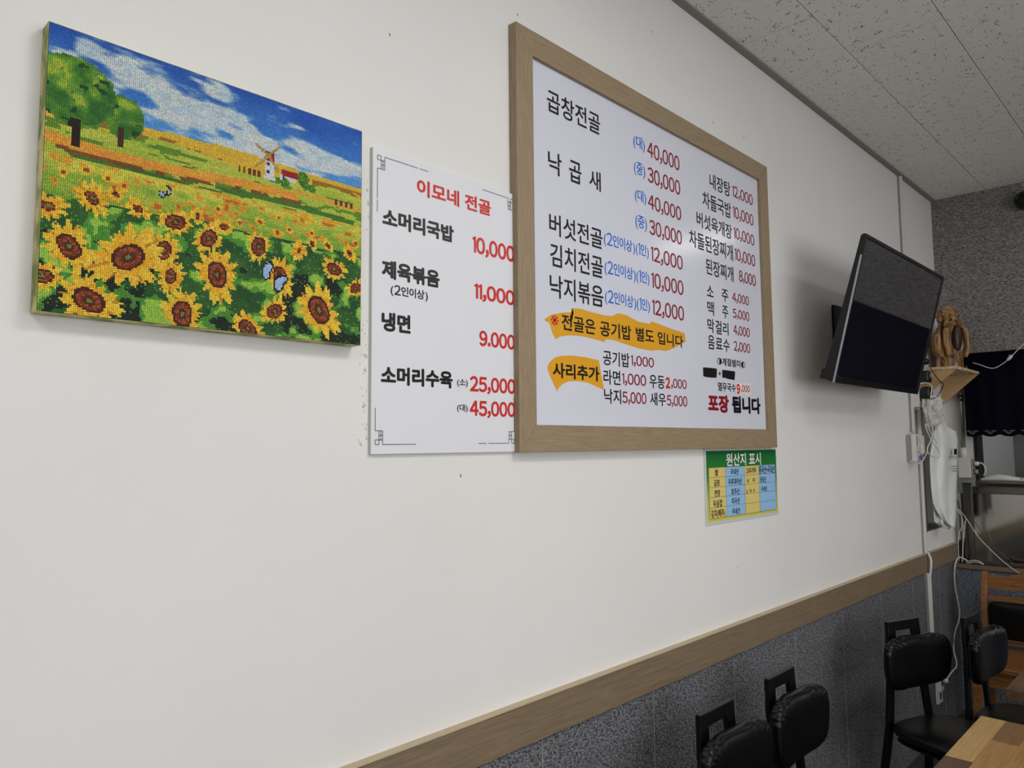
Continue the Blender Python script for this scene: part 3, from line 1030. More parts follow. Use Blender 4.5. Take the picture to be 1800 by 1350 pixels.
INK_A = [(2.0029, 1.6781), (2.0239, 1.6795), (2.086, 1.6803), (2.0866, 1.6717), (2.0831, 1.6514), (2.0557, 1.6503), (2.0332, 1.6498), (2.0112, 1.6505), (2.0031, 1.6523)]
INK_B = [(2.1196, 1.6788), (2.1505, 1.6794), (2.2022, 1.6793), (2.2037, 1.6734), (2.1984, 1.6507), (2.1791, 1.6547), (2.1547, 1.6521), (2.137, 1.6546), (2.1192, 1.6535)]
PATCH = [(2.2089, 1.6424), (2.3095, 1.6463), (2.3053, 1.6077), (2.2066, 1.608)]

INKS = {'K': M_BLACKINK, 'R': M_REDINK, 'D': M_DARKRED, 'B': M_BLUEINK, 'W': M_WHITEINK}
TCACHE = {}


def glyphs(s):
    """Flat mesh data of a string set in the built-in typeface."""
    if s in TCACHE:
        return TCACHE[s]
    cu = bpy.data.curves.new('lettering', 'FONT')
    cu.body = s
    cu.resolution_u = 4
    o = bpy.data.objects.new('lettering', cu)
    COL.objects.link(o)
    bpy.context.view_layer.update()
    me = bpy.data.meshes.new_from_object(o.evaluated_get(bpy.context.evaluated_depsgraph_get()))
    COL.objects.unlink(o)
    bpy.data.objects.remove(o)
    co = np.zeros(len(me.vertices) * 3, np.float32)
    me.vertices.foreach_get('co', co)
    faces = [tuple(p.vertices) for p in me.polygons]
    bpy.data.meshes.remove(me)
    TCACHE[s] = (co.reshape(-1, 3), faces)
    return TCACHE[s]


ONE = (np.array([(0.10, 0.0, 0), (0.175, 0.0, 0), (0.175, 0.733, 0), (0.115, 0.733, 0), (0.10, 0.64, 0), (0.0, 0.60, 0), (0.0, 0.655, 0), (0.07, 0.69, 0)], np.float32),
       [(0, 1, 2, 4), (4, 2, 3), (4, 3, 7, 5), (5, 7, 6)])
WIDE = {c: chr(ord(c) - 0x20 + 0xFF00) for c in '023456789,.'}


def text_mesh(s, weight):
    key = (s, weight)
    if key in TCACHE:
        return TCACHE[key]
    if any(c.isdigit() for c in s) or s[0] == ',':
        cos, fcs, cur, n = [], [], 0.0, 0
        for c in s:
            co, fc = ONE if c == '1' else glyphs(WIDE.get(c, c))
            w = co[:, 0].max() - co[:, 0].min()
            gap = 0.075 if c in '0123456789,.' else 0.11
            q = co.copy()
            if c not in '0123456789,.':
                k = 0.80
                q[:, :2] = (q[:, :2] - [0, 0.3]) * k + [0, 0.3]
                w *= k
            q[:, 0] += cur - q[:, 0].min()
            cos.append(q)
            fcs += [tuple(i + n for i in f) for f in fc]
            n += len(q)
            cur += w + gap
        co, faces = np.concatenate(cos), fcs
    else:
        co, faces = glyphs(s)
    if weight:
        K = 10
        base, cs, fs = co, [co], list(faces)
        for k in range(K):
            a = 2 * PI * k / K
            q = base.copy()
            q[:, 0] += weight * math.cos(a)
            q[:, 1] += weight * math.sin(a)
            q[:, 2] = 0.000012 * (k + 1)
            cs.append(q)
            fs += [tuple(i + len(base) * (k + 1) for i in f) for f in faces]
        co, faces = np.concatenate(cs), fs
    TCACHE[key] = (co, faces)
    return co, faces


def lettering(s, x0, z0, x1, z1, y, weight, ink, root):
    co, faces = text_mesh(s, weight)
    lo, hi = co.min(0), co.max(0)
    me = bpy.data.meshes.new('lettering')
    X = (co[:, 0] - lo[0]) / (hi[0] - lo[0]) * (x1 - x0) + x0
    Z = (co[:, 1] - lo[1]) / (hi[1] - lo[1]) * (z1 - z0) + z0
    L = root.location
    v = [(float(a - L.x), y - L.y - float(d), float(b - L.z)) for a, b, d in zip(X, Z, co[:, 2])]
    me.from_pydata(v, [], faces)
    me.materials.append(INKS[ink])
    return link(bpy.data.objects.new('lettering', me), root)


def flat(name, pts, y, material, root):
    L = root.location
    me = bpy.data.meshes.new(name)
    bm = bmesh.new()
    bm.faces.new([bm.verts.new((a - L.x, y - L.y, b - L.z)) for a, b in pts])
    bmesh.ops.triangulate(bm, faces=bm.faces)
    bm.to_mesh(me)
    bm.free()
    me.materials.append(material)
    return link(bpy.data.objects.new(name, me), root)


def local_box(name, x0, x1, y0, y1, z0, z1, m_, root, bevel=0.0):
    L = root.location
    return box(name, x0 - L.x, x1 - L.x, y0 - L.y, y1 - L.y, z0 - L.z, z1 - L.z, m_, root, bevel)


# ---- narrow menu poster
menu = empty('menu_poster', (0.805, WALL_Y, 1.435))
tag(menu, 'narrow white foam board price list with red heading, between the picture and the framed board', 'sign')
local_box('foam_board', 0.8055, 1.1975, 1.1425, 1.1495, 1.435, 2.0185, M_FOAM, menu, 0.0006)
flat('print', [(0.806, 1.4355), (1.197, 1.4355), (1.197, 2.018), (0.806, 2.018)], 1.1421, M_MENU, menu)
for s, a, b, c, d, w, k in MENU_TEXT:
    lettering(s, a, b, c, d, 1.1418, w, k, menu)
bm = None


def ln(a, b, c, d, t=0.0007):
    L = menu.location
    y = 1.1418 - L.y
    if abs(a - c) > abs(b - d):
        q = [(a, b - t), (c, d - t), (c, d + t), (a, b + t)]
    else:
        q = [(a - t, b), (c - t, d), (c + t, d), (a + t, b)]
    bm.faces.new([bm.verts.new((x - L.x, y, z - L.z)) for x, z in q])


def fret(cx, cz, sx, sz):
    """Lattice corner ornament; (cx, cz) is the outer corner, sx and sz point inwards."""
    u = 0.0085
    P = lambda i, j: (cx + sx * u * i, cz + sz * u * j)
    for (i, j), (k, l) in (((0, 0), (1, 0)), ((0, 0), (0, 1)), ((1, 0), (1, 3)), ((0, 1), (2, 1)), ((2, 0), (2, 3)), ((1, 1), (2, 1)), ((1, 2), (2, 2)), ((0, 3), (2, 3)), ((1.5, 1), (1.5, 3))):
        ln(*P(i, j), *P(k, l))
    return P


bm = bmesh.new(); P = fret(0.8165, 2.005, 1, -1); ln(*P(2, 0), 0.914, 2.005); ln(0.9188, 2.005, 0.9417, 2.005); ln(*P(0, 3), 0.8165, 1.92); ln(0.8165, 1.917, 0.8165, 1.894); bmesh.ops.recalc_face_normals(bm, faces=bm.faces); obj('border_line', bm, M_LINE, menu)
bm = bmesh.new(); P = fret(1.1895, 2.005, -1, -1); ln(1.0933, 2.005, *P(2, 0)); ln(*P(0, 3), 1.1895, 1.9356); bmesh.ops.recalc_face_normals(bm, faces=bm.faces); obj('border_line', bm, M_LINE, menu)
bm = bmesh.new(); P = fret(0.8150, 1.453, 1, 1); ln(*P(2, 0), 0.9112, 1.453); ln(*P(0, 3), 0.8150, 1.5213); bmesh.ops.recalc_face_normals(bm, faces=bm.faces); obj('border_line', bm, M_LINE, menu)
bm = bmesh.new(); P = fret(1.1865, 1.454, -1, 1); ln(1.1072, 1.454, *P(2, 0)); ln(1.0775, 1.454, 1.1007, 1.454); ln(*P(0, 3), 1.1865, 1.5556); bmesh.ops.recalc_face_normals(bm, faces=bm.faces); obj('border_line', bm, M_LINE, menu)

# ---- large framed menu board
board = empty('framed_menu_board', (1.187, WALL_Y, 1.434))
tag(board, 'large white price board in a broad oak frame with ochre brush patches', 'sign')
OX0, OX1, OZ0, OZ1 = 1.187, 2.470, 1.434, 2.422
IX0, IX1, IZ0, IZ1 = 1.244, 2.409, 1.495, 2.361


def frame_rail(pts, m_):
    bm = bmesh.new()
    L = board.location
    add_prism(bm, [(a - L.x, b - L.z) for a, b in pts], 'y', 1.126 - L.y, -0.0005)
    return obj('frame_rail', bm, m_, board, bevel=0.0009)


frame_rail([(OX0, OZ0), (IX0, IZ0), (IX0, IZ1), (OX0, OZ1)], M_OAKZ)
frame_rail([(OX1, OZ1), (IX1, IZ1), (IX1, IZ0), (OX1, OZ0)], M_OAKZ)
frame_rail([(OX0 + .0006, OZ1), (IX0 + .0006, IZ1), (IX1 - .0006, IZ1), (OX1 - .0006, OZ1)], M_OAKX)
frame_rail([(OX1 - .0006, OZ0), (IX1 - .0006, IZ0), (IX0 + .0006, IZ0), (OX0 + .0006, OZ0)], M_OAKX)
local_box('sheet', IX0 - 0.01, IX1 + 0.01, 1.1362, 1.145, IZ0 - 0.01, IZ1 + 0.01, M_WHITEBOARD, board)
flat('ink_patch', BLOB_LONG, 1.1359, M_YELLOWINK, board)
flat('ink_patch', BLOB_SHORT, 1.1359, M_YELLOWINK, board)
flat('marker_block', INK_A, 1.1357, M_BLACKINK, board)
flat('marker_block', INK_B, 1.1357, M_BLACKINK, board)
flat('price_sticker', PATCH, 1.1358, mat('sticker_cream', rgb(240, 226, 222), 0.4), board)
for s, a, b, c, d, w, k in BOARD_TEXT:
    lettering(s, a, b, c, d, 1.1356, w, k, board)

# ---- origin-of-ingredients notice
sign = empty('origin_notice', (2.015, WALL_Y, 1.204))
tag(sign, 'small laminated green and yellow table notice under the framed board', 'sign')
local_box('laminate', 2.0145, 2.5055, 1.1478, 1.1494, 1.204, 1.4335, mat('laminate_film', rgb(206, 208, 206), 0.2), sign)
mg = bpy.data.materials.new('green_yellow_print')
mg.use_nodes = True
nt = mg.node_tree
tc = nt.nodes.new('ShaderNodeTexCoord')
sp = nt.nodes.new('ShaderNodeSeparateXYZ')
cr = nt.nodes.new('ShaderNodeValToRGB')
cr.color_ramp.elements[0].position, cr.color_ramp.elements[0].color = 0.02, rgb(214, 206, 60)
cr.color_ramp.elements[1].position, cr.color_ramp.elements[1].color = 0.97, rgb(20, 104, 44)
e = cr.color_ramp.elements.new(0.30); e.color = rgb(170, 190, 60)
e = cr.color_ramp.elements.new(0.62); e.color = rgb(40, 140, 62)
nt.links.new(tc.outputs['Generated'], sp.inputs[0])
nt.links.new(sp.outputs['Z'], cr.inputs[0])
nt.links.new(cr.outputs[0], nt.nodes['Principled BSDF'].inputs['Base Color'])
nt.nodes['Principled BSDF'].inputs['Roughness'].default_value = 0.25
flat('print', [(2.0255, 1.214), (2.5015, 1.214), (2.5015, 1.4268), (2.0255, 1.4268)], 1.1476, mg, sign)
flat('table_grid', [(2.0375, 1.221), (2.4925, 1.221), (2.4925, 1.3765), (2.0375, 1.3765)], 1.1475, mat('grid_ink', rgb(60, 70, 50), 0.4), sign)
CX = [2.0385, 2.1405, 2.2665, 2.3690, 2.4915]
CZ = [1.3758, 1.3458, 1.3160, 1.2858, 1.2543, 1.2220]
M_CY = mat('cell_yellow', rgb(226, 206, 120), 0.3)
M_CB = mat('cell_blue', rgb(150, 196, 236), 0.3)
for i in range(4):
    for j in range(5):
        flat('table_cell', [(CX[i] + .0008, CZ[j + 1] + .0005), (CX[i + 1] - .0008, CZ[j + 1] + .0005), (CX[i + 1] - .0008, CZ[j] - .0005), (CX[i] + .0008, CZ[j] - .0005)], 1.1474, M_CY if i % 2 == 0 else M_CB, sign)
for n_, (s, a, b, c, d, w, k) in enumerate(SIGN_TEXT):
    lettering(s, a, b, c, d, 1.1473 if n_ == 0 else 1.1470, w, k, sign)

# ------------------------------------------------------------------ television on its wall bracket
TILT = math.radians(14.5)
tv = empty('television', (2.610, 0.978, 1.656), (TILT, 0, 0))
tag(tv, 'black flat screen television tilted down on a wall bracket in the corner', 'television')
TW, TH = 0.946, 0.514
bm = bmesh.new()
bz = 0.013
for a, b, c, d in ((0, TW, 0, 0.019), (0, TW, TH - bz, TH), (0, bz, 0.019, TH - bz), (TW - bz, TW, 0.019, TH - bz)):
    add_box(bm, a, b, 0.0, 0.013, c, d)
obj('bezel', bm, M_BLACKPL, tv, bevel=0.0015)
box('screen', bz - .001, TW - bz + .001, 0.0035, 0.0125, 0.018, TH - bz + .001, M_SCREEN, tv)
bm = bmesh.new()
add_prism(bm, [(0.0135, 0.002), (0.0135, TH - 0.002), (0.019, TH - 0.006), (0.026, 0.34), (0.036, 0.14), (0.044, 0.04), (0.040, 0.006)], 'x', 0.003, TW - 0.003)
obj('back_cover', bm, M_BLACKPL, tv, bevel=0.0015)
bm = bmesh.new()
add_prism(bm, [(0.03, 0.08), (0.03, 0.40), (0.062, 0.36), (0.070, 0.12)], 'x', 0.20, 0.75)
obj('electronics_hump', bm, M_BLACKPL, tv, bevel=0.003)
bm = bmesh.new()
add_box(bm, -0.0012, 0.0012, -0.001, 0.006, 0.0, TH * 0.86)
add_box(bm, 0, TW, -0.001, 0.006, -0.0014, 0.0012)
obj('silver_trim', bm, M_SILVER, tv)
box('speaker_housing', 0.006, 0.12, 0.0385, 0.056, 0.004, 0.040, M_BLACKPL, tv, bevel=0.004)
bm = bmesh.new()
for sx in (0.34, 0.60):
    add_box(bm, sx, sx + 0.03, 0.066, 0.082, 0.10, 0.42)
add_box(bm, 0.34, 0.63, 0.080, 0.088, 0.235, 0.265)
obj('mount_rails', bm, M_BLACKMETAL, tv)

bk = empty('wall_bracket', (3.16, WALL_Y, 1.90))
tag(bk, 'black steel wall bracket behind the television', 'bracket')
box('wall_plate', -0.09, 0.09, -0.014, -0.0005, -0.09, 0.11, M_BLACKMETAL, bk, bevel=0.003)
bm = bmesh.new()
add_bar(bm, (0.0, -0.012, 0.0), (0.0, -0.120, 0.012), 0.06, 0.05)
obj('arm', bm, M_BLACKMETAL, bk)
bm = bmesh.new()
add_tube(bm, [(-0.07, -0.125, 0.012), (0.07, -0.125, 0.012)], 0.010, 14)
obj('tilt_joint', bm, M_BLACKMETAL, bk, smooth=True)
for sx in (-0.07, 0.07):
    bm = bmesh.new()
    add_tube(bm, [(sx, -0.021, 0.0), (sx, -0.013, 0.0)], 0.008, 6)
    obj('bolt', bm, M_SILVER, bk)

# ------------------------------------------------------------------ cable covers on the long wall
def cover(name, x, z0, z1, label, w=0.028, d=0.018, y=WALL_Y):
    r = empty(name, (x, y, z0))
    tag(r, label, 'cable cover', 'white cable covers')
    bm = bmesh.new()
    add_prism(bm, [(-w / 2, -0.0005), (-w / 2 + 0.003, -d), (w / 2 - 0.003, -d), (w / 2, -0.0005)], 'z', 0, z1 - z0)
    obj('channel', bm, M_WHITEPL, r)
    bm = bmesh.new()
    add_box(bm, -w / 2 - 0.0016, -w / 2 + 0.0008, -d * 0.55, -0.0006, 0.001, z1 - z0 - 0.001)
    obj('lid_lip', bm, M_GREYPL, r)
    return r


cover('cable_cover', 4.035, 1.500, CEIL - 0.008, 'long white cable cover running from the ceiling down behind the television')
cover('cable_cover', 4.125, 1.35, 1.61, 'short white cable cover beside the router above the recess', 0.03, 0.022)
cover('cable_cover', 4.130, 0.897, 1.345, 'white cable cover below the router down to the wooden rail', 0.024, 0.018)
cover('cable_cover', 4.120, 0.36, 0.80, 'white cable cover on the grey panels under the rail', 0.032, 0.022, WALL_Y - 0.0075)
ep = [(4.128, 1.128, 0.90), (4.13, 1.118, 0.865), (4.125, 1.118, 0.83), (4.125, 1.124, 0.785)]
tag(tube('short_cord', ep, 0.006, M_WHITEPL), 'thick white cord crossing the wooden rail between two cable covers', 'cord')

# router box on the wall
rt = empty('router_box', (4.00, WALL_Y, 1.355))
tag(rt, 'white box with a lilac label fixed to the wall below the television', 'router')
box('case', -0.05, 0.055, -0.042, -0.0195, 0.0, 0.132, M_WHITEPL, rt, bevel=0.004)
box('back_plate', -0.055, 0.05, -0.019, -0.0005, 0.004, 0.126, M_GREYPL, rt, bevel=0.002)
box('raised_cover', 0.015, 0.05, -0.055, -0.0425, 0.035, 0.125, M_WHITEPL, rt, bevel=0.003)
box('lilac_label', -0.02, 0.052, -0.0432, -0.0424, 0.003, 0.028, M_PURPLE, rt)
box('violet_label', 0.018, 0.030, -0.0437, -0.0433, 0.003, 0.028, M_DARKPURPLE, rt)
box('grille', -0.035, -0.018, -0.0432, -0.0424, 0.075, 0.12, M_GREYPL, rt)
bm = bmesh.new()
for i in range(5):
    for j in range(6):
        if random.random() < .7:
            add_box(bm, -0.04 + i * .011, -0.04 + i * .011 + random.uniform(.004, .009), -0.0431, -0.0424, 0.036 + j * .0055, 0.0385 + j * .0055)
obj('printed_marks', bm, mat('print_grey', rgb(110, 110, 106), 0.5), rt)

# ------------------------------------------------------------------ plywood shelf in the corner
SHX0, SHX1, SHY0, SHZ = 4.16, 4.622, 0.965, 1.822
sh = empty('corner_shelf', (SHX0, WALL_Y, SHZ))
tag(sh, 'small plywood shelf on two triangular brackets in the corner behind the television', 'shelf')
bm = bmesh.new()
sd = SHY0 - WALL_Y
add_box(bm, 0, SHX1 - SHX0, sd, -0.0005, -0.013, 0.0)
b_ = obj('shelf_board', bm, M_PLYEDGE, sh)
box('top_veneer', 0.0005, SHX1 - SHX0 - .0005, sd + .0005, -0.001, 0.0, 0.0012, M_PLY, sh)
for xx, nm in ((0.006, 'near'), (SHX1 - SHX0 - 0.02, 'far')):
    bm = bmesh.new()
    add_prism(bm, [(-0.0006, -0.0135), (sd + 0.006, -0.0135), (sd + 0.006, -0.018), (-0.0006, -0.175)], 'x', xx, xx + 0.013)
    obj('bracket', bm, M_PLY, sh)

# carved root ornament
sc_ = empty('root_carving', (4.43, 1.055, SHZ + 0.0015))
tag(sc_, 'brown carved driftwood root ornament standing on the plywood shelf', 'ornament')
M_ROOT = mat('carved_root_wood', rgb(74, 46, 28), 0.42, var=(26, rgb(190, 146, 94), 0.36, 0.64), bump=(40, 0.6, 0.006), scale=(1.6, 1.6, 0.28), coat=0.2)
M_ROOTD = mat('hollow_shade_wood', rgb(40, 22, 16), 0.4, var=(30, rgb(92, 54, 34), 0.45, 0.65), bump=(40, 0.5, 0.004), scale=(1.6, 1.6, 0.3))


def lump(rfun, z0, z1, nz=40, nt=64, cx=0.0, cy=0.0, axfun=None):
    bm = bmesh.new()
    rings = []
    for j in range(nz + 1):
        t = j / nz
        z = z0 + (z1 - z0) * t
        ox, oy = axfun(t) if axfun else (0, 0)
        rings.append([bm.verts.new((cx + ox + rfun(t, 2 * PI * k / nt)[0] * math.cos(2 * PI * k / nt), cy + oy + rfun(t, 2 * PI * k / nt)[1] * math.sin(2 * PI * k / nt), z + rfun(t, 2 * PI * k / nt)[2])) for k in range(nt)])
    for j in range(nz):
        for k in range(nt):
            bm.faces.new((rings[j][k], rings[j][(k + 1) % nt], rings[j + 1][(k + 1) % nt], rings[j + 1][k]))
    bm.faces.new(rings[0][::-1])
    bm.faces.new(rings[-1])
    return bm


def r_body(t, th):
    env = (math.sin(PI * min(1, (t * 0.93 + 0.07))) ** 0.45) if t < 0.98 else 0.28
    env *= 1.0 - 0.25 * t
    rid = 0.10 * math.sin(9 * th + 3 * math.sin(4 * t)) + 0.07 * math.sin(17 * th + 5 * t) + 0.05 * math.sin(5 * th + 9 * t)
    d = math.atan2(math.sin(th + 2.15), math.cos(th + 2.15))
    hollow = 0.55 * math.exp(-(d / 0.42) ** 2) * math.exp(-((t - 0.42) / 0.30) ** 2)
    r = env * (1 + rid - hollow)
    hang = -0.016 * abs(math.sin(4.5 * th)) * (1 - t) ** 3
    return 0.115 * r, 0.082 * r, hang


def r_ped(t, th):
    r = 1 + 0.05 * math.sin(6 * th) + 0.04 * math.sin(11 * th + 4 * t) - 0.06 * t
    c = 1 / max(abs(math.cos(th)), abs(math.sin(th))) ** 0.5
    return 0.072 * r * c, 0.056 * r * c, 0


def r_head(t, th):
    env = math.sqrt(max(0.0, 1 - (2 * t - 0.95) ** 2 * 0.92))
    r = env * (1 + 0.10 * math.sin(5 * th + 9 * t) + 0.08 * math.sin(13 * t * 2.2) + 0.05 * math.sin(11 * th))
    return 0.058 * r, 0.050 * r, 0


obj('pedestal', lump(r_ped, 0, 0.075, 12, 48), M_ROOT, sc_, smooth=True)
obj('body', lump(r_body, 0.055, 0.265, 48, 96), M_ROOT, sc_, smooth=True)
obj('head', lump(r_head, 0.235, 0.345, 28, 48, -0.01, 0.0), M_ROOT, sc_, smooth=True)
bm = bmesh.new()
add_pad(bm, 0, 0, 0, 0.026, 0.070, 0.020, 'xz', 2.0, 2.0, 32, 12)
o = obj('hollow_shade', bm, M_ROOTD, sc_, smooth=True)  # added dark lump; the shade of the hollow is put into its colour
o.location = (-0.036, -0.046, 0.165)
o.rotation_euler = (0, 0, -0.60)
for i, (ang, zt) in enumerate(((-3.45, 0.25), (-2.95, 0.262), (-1.55, 0.255), (-1.22, 0.235))):
    ca, sa = math.cos(ang), math.sin(ang)
    fp = [(ca * .060, sa * .045, zt), (ca * .100, sa * .076, zt - .055), (ca * .108, sa * .084, .13), (ca * .086, sa * .070, .068)]
    bm = bmesh.new()
    add_tube(bm, smooth_path(fp, 5), lambda t: 0.010 + 0.008 * math.sin(PI * t), 10)
    obj('root_fold', bm, M_ROOT, sc_, smooth=True)

# small black gadget and its white lead with an in-line switch
gd = empty('black_gadget', (4.575, 1.03, SHZ + 0.0015))
tag(gd, 'small glossy black adapter at the far end of the plywood shelf', 'adapter')
bm = bmesh.new(); add_pad(bm, 0, 0, 0.018, 0.03, 0.032, 0.018, 'xy', 3, 3, 28, 10); obj('case', bm, mat('gloss_black', rgb(10, 10, 11), 0.12), gd, smooth=True)
bm = bmesh.new(); add_pad(bm, 0, 0.004, 0.042, 0.022, 0.014, 0.010, 'xy', 3, 3, 28, 8); obj('lens_cap', bm, M_BLACKPL, gd, smooth=True)
px = [(1710, 637.5), (1722, 641), (1736, 646), (1748, 647), (1760, 641), (1772, 632), (1784, 620), (1800, 604), (1812, 590)]
pts = [on_x(a, b, 4.594) for a, b in px]
ld_ = empty('lead_with_switch', pts[0])
tag(ld_, 'thin white lead with an in-line switch hanging across the dark curtain', 'cord')
o = tube('cord', [p - pts[0] for p in pts], 0.0022, M_WHITEPL, ld_)
a, b = pts[5] - pts[0], on_x(1778, 626, 4.594) - pts[0]
bm = bmesh.new(); add_tube(bm, smooth_path([a - (b - a) * .25, a, (a + b) / 2, b, b + (b - a) * .25]), lambda t: 0.0045 + 0.0035 * math.sin(PI * t), 10); obj('switch', bm, M_WHITEPL, ld_, smooth=True)
bm = bmesh.new(); add_tube(bm, [on_x(1775, 625.5, 4.612), on_x(1775, 625.5, 4.600)], 0.006, 16)
tag(obj('push_pin', bm, M_GREYPL), 'grey push pin holding the top edge of the dark curtain', 'pin')

# black power adapters plugged in under the shelf
ps = empty('power_strip', (4.07, WALL_Y, 1.62))
tag(ps, 'white power strip fixed upright to the wall behind the right edge of the television', 'power strip')
box('body', -0.025, 0.025, -0.042, -0.0005, 0.0, 0.235, M_WHITEPL, ps, bevel=0.005)
for k in range(3):
    bm = bmesh.new(); add_tube(bm, [(0, -0.0425, 0.045 + .075 * k), (0, -0.0415, 0.045 + .075 * k)], 0.018, 20); obj('socket', bm, M_GREYPL, ps)


def adapter(z, label, labelled):
    r = empty('power_adapter', (4.075, 1.105, z))
    tag(r, label, 'adapter', 'black power adapters')
    bm = bmesh.new(); add_pad(bm, 0, -0.024, 0, 0.032, 0.031, 0.0225, 'xz', 4.5, 4, 40, 10); obj('case', bm, M_BLACKPL, r, smooth=True)
    if labelled:
        bm = bmesh.new(); add_pad(bm, 0.002, -0.0468, 0.006, 0.017, 0.010, 0.0006, 'xz', 4, 4, 24, 4); obj('rating_label', bm, mat('grey_label', rgb(150, 152, 150), 0.5), r)
    return r


adapter(1.770, 'upper black power adapter with a grey oval label below the shelf', True)
adapter(1.690, 'lower black power adapter without a label above the crumpled bag', False)
px = [(1636, 647), (1642, 657), (1650, 668), (1658, 676), (1652, 690), (1645, 698), (1638, 701), (1630, 700)]
tag(tube('black_lead', [on_y(a, b, 1.036) for a, b in px], 0.0022, M_BLACKPL), 'thin black lead looping from the upper power adapter', 'cord')
bm = bmesh.new(); add_pad(bm, 4.06, 1.078, 1.845, 0.028, 0.016, 0.02, 'xz', 2.6, 2.4, 28, 10)
tag(obj('plug_block', bm, M_BLACKPL, smooth=True), 'black plug above the labelled power adapter, touching the television edge', 'plug')
px = [(1617, 675), (1624, 673), (1632, 674), (1638, 680), (1637, 690), (1636, 705), (1636, 718), (1633, 728), (1637, 742), (1640, 760), (1636, 775), (1631, 785), (1631, 795), (1640, 803), (1650, 804), (1652, 798), (1646, 786), (1638, 775), (1630, 758), (1627, 748), (1629, 746), (1636, 760), (1646, 778)]
tag(tube('white_lead', [on_y(a, b, 1.045) for a, b in px], 0.0026, M_WHITEPL, n=5), 'tangled white lead hanging in loops in front of the white bag', 'cord')
px = [(1600, 810), (1606, 814), (1614, 815), (1620, 812), (1626, 803), (1630, 793), (1630, 788)]
tag(tube('router_lead', [on_y(a, b, 1.085) for a, b in px], 0.0026, M_WHITEPL, n=5), 'thin white lead curving from under the router box', 'cord')

# ------------------------------------------------------------------ bags
bm = bmesh.new()
bmesh.ops.create_icosphere(bm, subdivisions=4, radius=1.0)
from mathutils import noise as mnoise
for v in bm.verts:
    p = v.co.copy()
    n1 = mnoise.noise(p * 2.2 + Vector((3, 1, 7)))
    n2 = abs(mnoise.noise(p * 5.0 + Vector((9, 4, 2))))
    s = 1 + 0.30 * n1 - 0.28 * n2
    v.co = Vector((p.x * 0.055 * s, p.y * 0.045 * s, p.z * 0.085 * s))
cb = obj('crumpled_bag', bm, M_CRUMPLE)
cb.location = (4.075, 1.053, 1.600)
tag(cb, 'crumpled clear plastic bag hanging under the black power adapters', 'bag')

bag = empty('long_plastic_bag', (4.36, 1.08, 1.58))
tag(bag, 'long white plastic bag with small dark print hanging in front of the wall recess', 'bag')
A, B = Vector((4.20, 1.115, 0)), Vector((4.46, 1.028, 0))
NRM = Vector((-(B - A).y, (B - A).x, 0)).normalized()
if NRM.y > 0:
    NRM = -NRM


def on_bag(px_, py_, off=0.0):
    d = RIGHT * ((px_ - 900) / FPX) - UP * ((py_ - 675) / FPX) + FWD
    t = (A + NRM * off - EYE).dot(NRM) / d.dot(NRM)
    return EYE + d * t


LE = [(1647, 742), (1640, 758), (1636, 780), (1634, 805), (1635, 830), (1637, 860), (1640, 885), (1647, 900), (1658, 915)]
RE = [(1657, 736), (1668, 750), (1682, 758), (1685, 772), (1684, 800), (1683, 840), (1682, 880), (1681, 910), (1679.5, 930)]


def interp(L, t):
    f = t * (len(L) - 1)
    i = min(int(f), len(L) - 2)
    f -= i
    return (L[i][0] * (1 - f) + L[i + 1][0] * f, L[i][1] * (1 - f) + L[i + 1][1] * f)


def bag_sheet(name, le, re, off, m_, nu=18, nv=40, amp=0.010, seed=0.0):
    bm = bmesh.new()
    g = []
    for j in range(nv + 1):
        t = j / nv
        a, b = interp(le, t), interp(re, t)
        row = []
        for i in range(nu + 1):
            s = i / nu
            w = math.sin(PI * s) * 0.02 + amp * mnoise.noise(Vector((s * 3 + seed, t * 4, seed))) + 0.004 * math.sin(s * 14 + 2 * t)
            p = on_bag(a[0] * (1 - s) + b[0] * s, a[1] * (1 - s) + b[1] * s, off + w)
            row.append(bm.verts.new(p - bag.location))
        g.append(row)
    for j in range(nv):
        for i in range(nu):
            bm.faces.new((g[j][i], g[j][i + 1], g[j + 1][i + 1], g[j + 1][i]))
    o = obj(name, bm, m_, bag, smooth=True)
    md = o.modifiers.new('film', 'SOLIDIFY')
    md.thickness = 0.0012
    return o


bag_sheet('front_film', LE, RE, 0.012, M_BAG)
bag_sheet('back_film', [(1650, 745), (1642, 800), (1641, 880), (1641, 900), (1642, 917), (1652, 924)], [(1662, 745), (1680, 800), (1680, 870), (1676, 900), (1672, 925), (1669, 932)], -0.014, M_BAG, seed=4.0)
bm = bmesh.new()
random.seed(3)
for (ax, ay, bx, by) in [(1677, 789, 1682, 799)] + [(1669 + i * 1.7 + random.uniform(0, .4), 801 + 1.6 * j, 1670.1 + i * 1.7, 802.2 + 1.6 * j) for i in range(8) for j in range(4) if random.random() < .75 and not (j == 3 and i < 3)] + [(1673 + i * 1.5, 819 + 4 * j, 1674 + i * 1.5, 820.6 + 4 * j) for i in range(6) for j in range(3) if not (j > 0 and i < 1)]:
    q = [on_bag(ax, ay, 0.046), on_bag(bx, ay, 0.046), on_bag(bx, by, 0.046), on_bag(ax, by, 0.046)]
    bm.faces.new([bm.verts.new(p - bag.location) for p in q])
obj('printed_marks', bm, M_BLACKINK, bag)

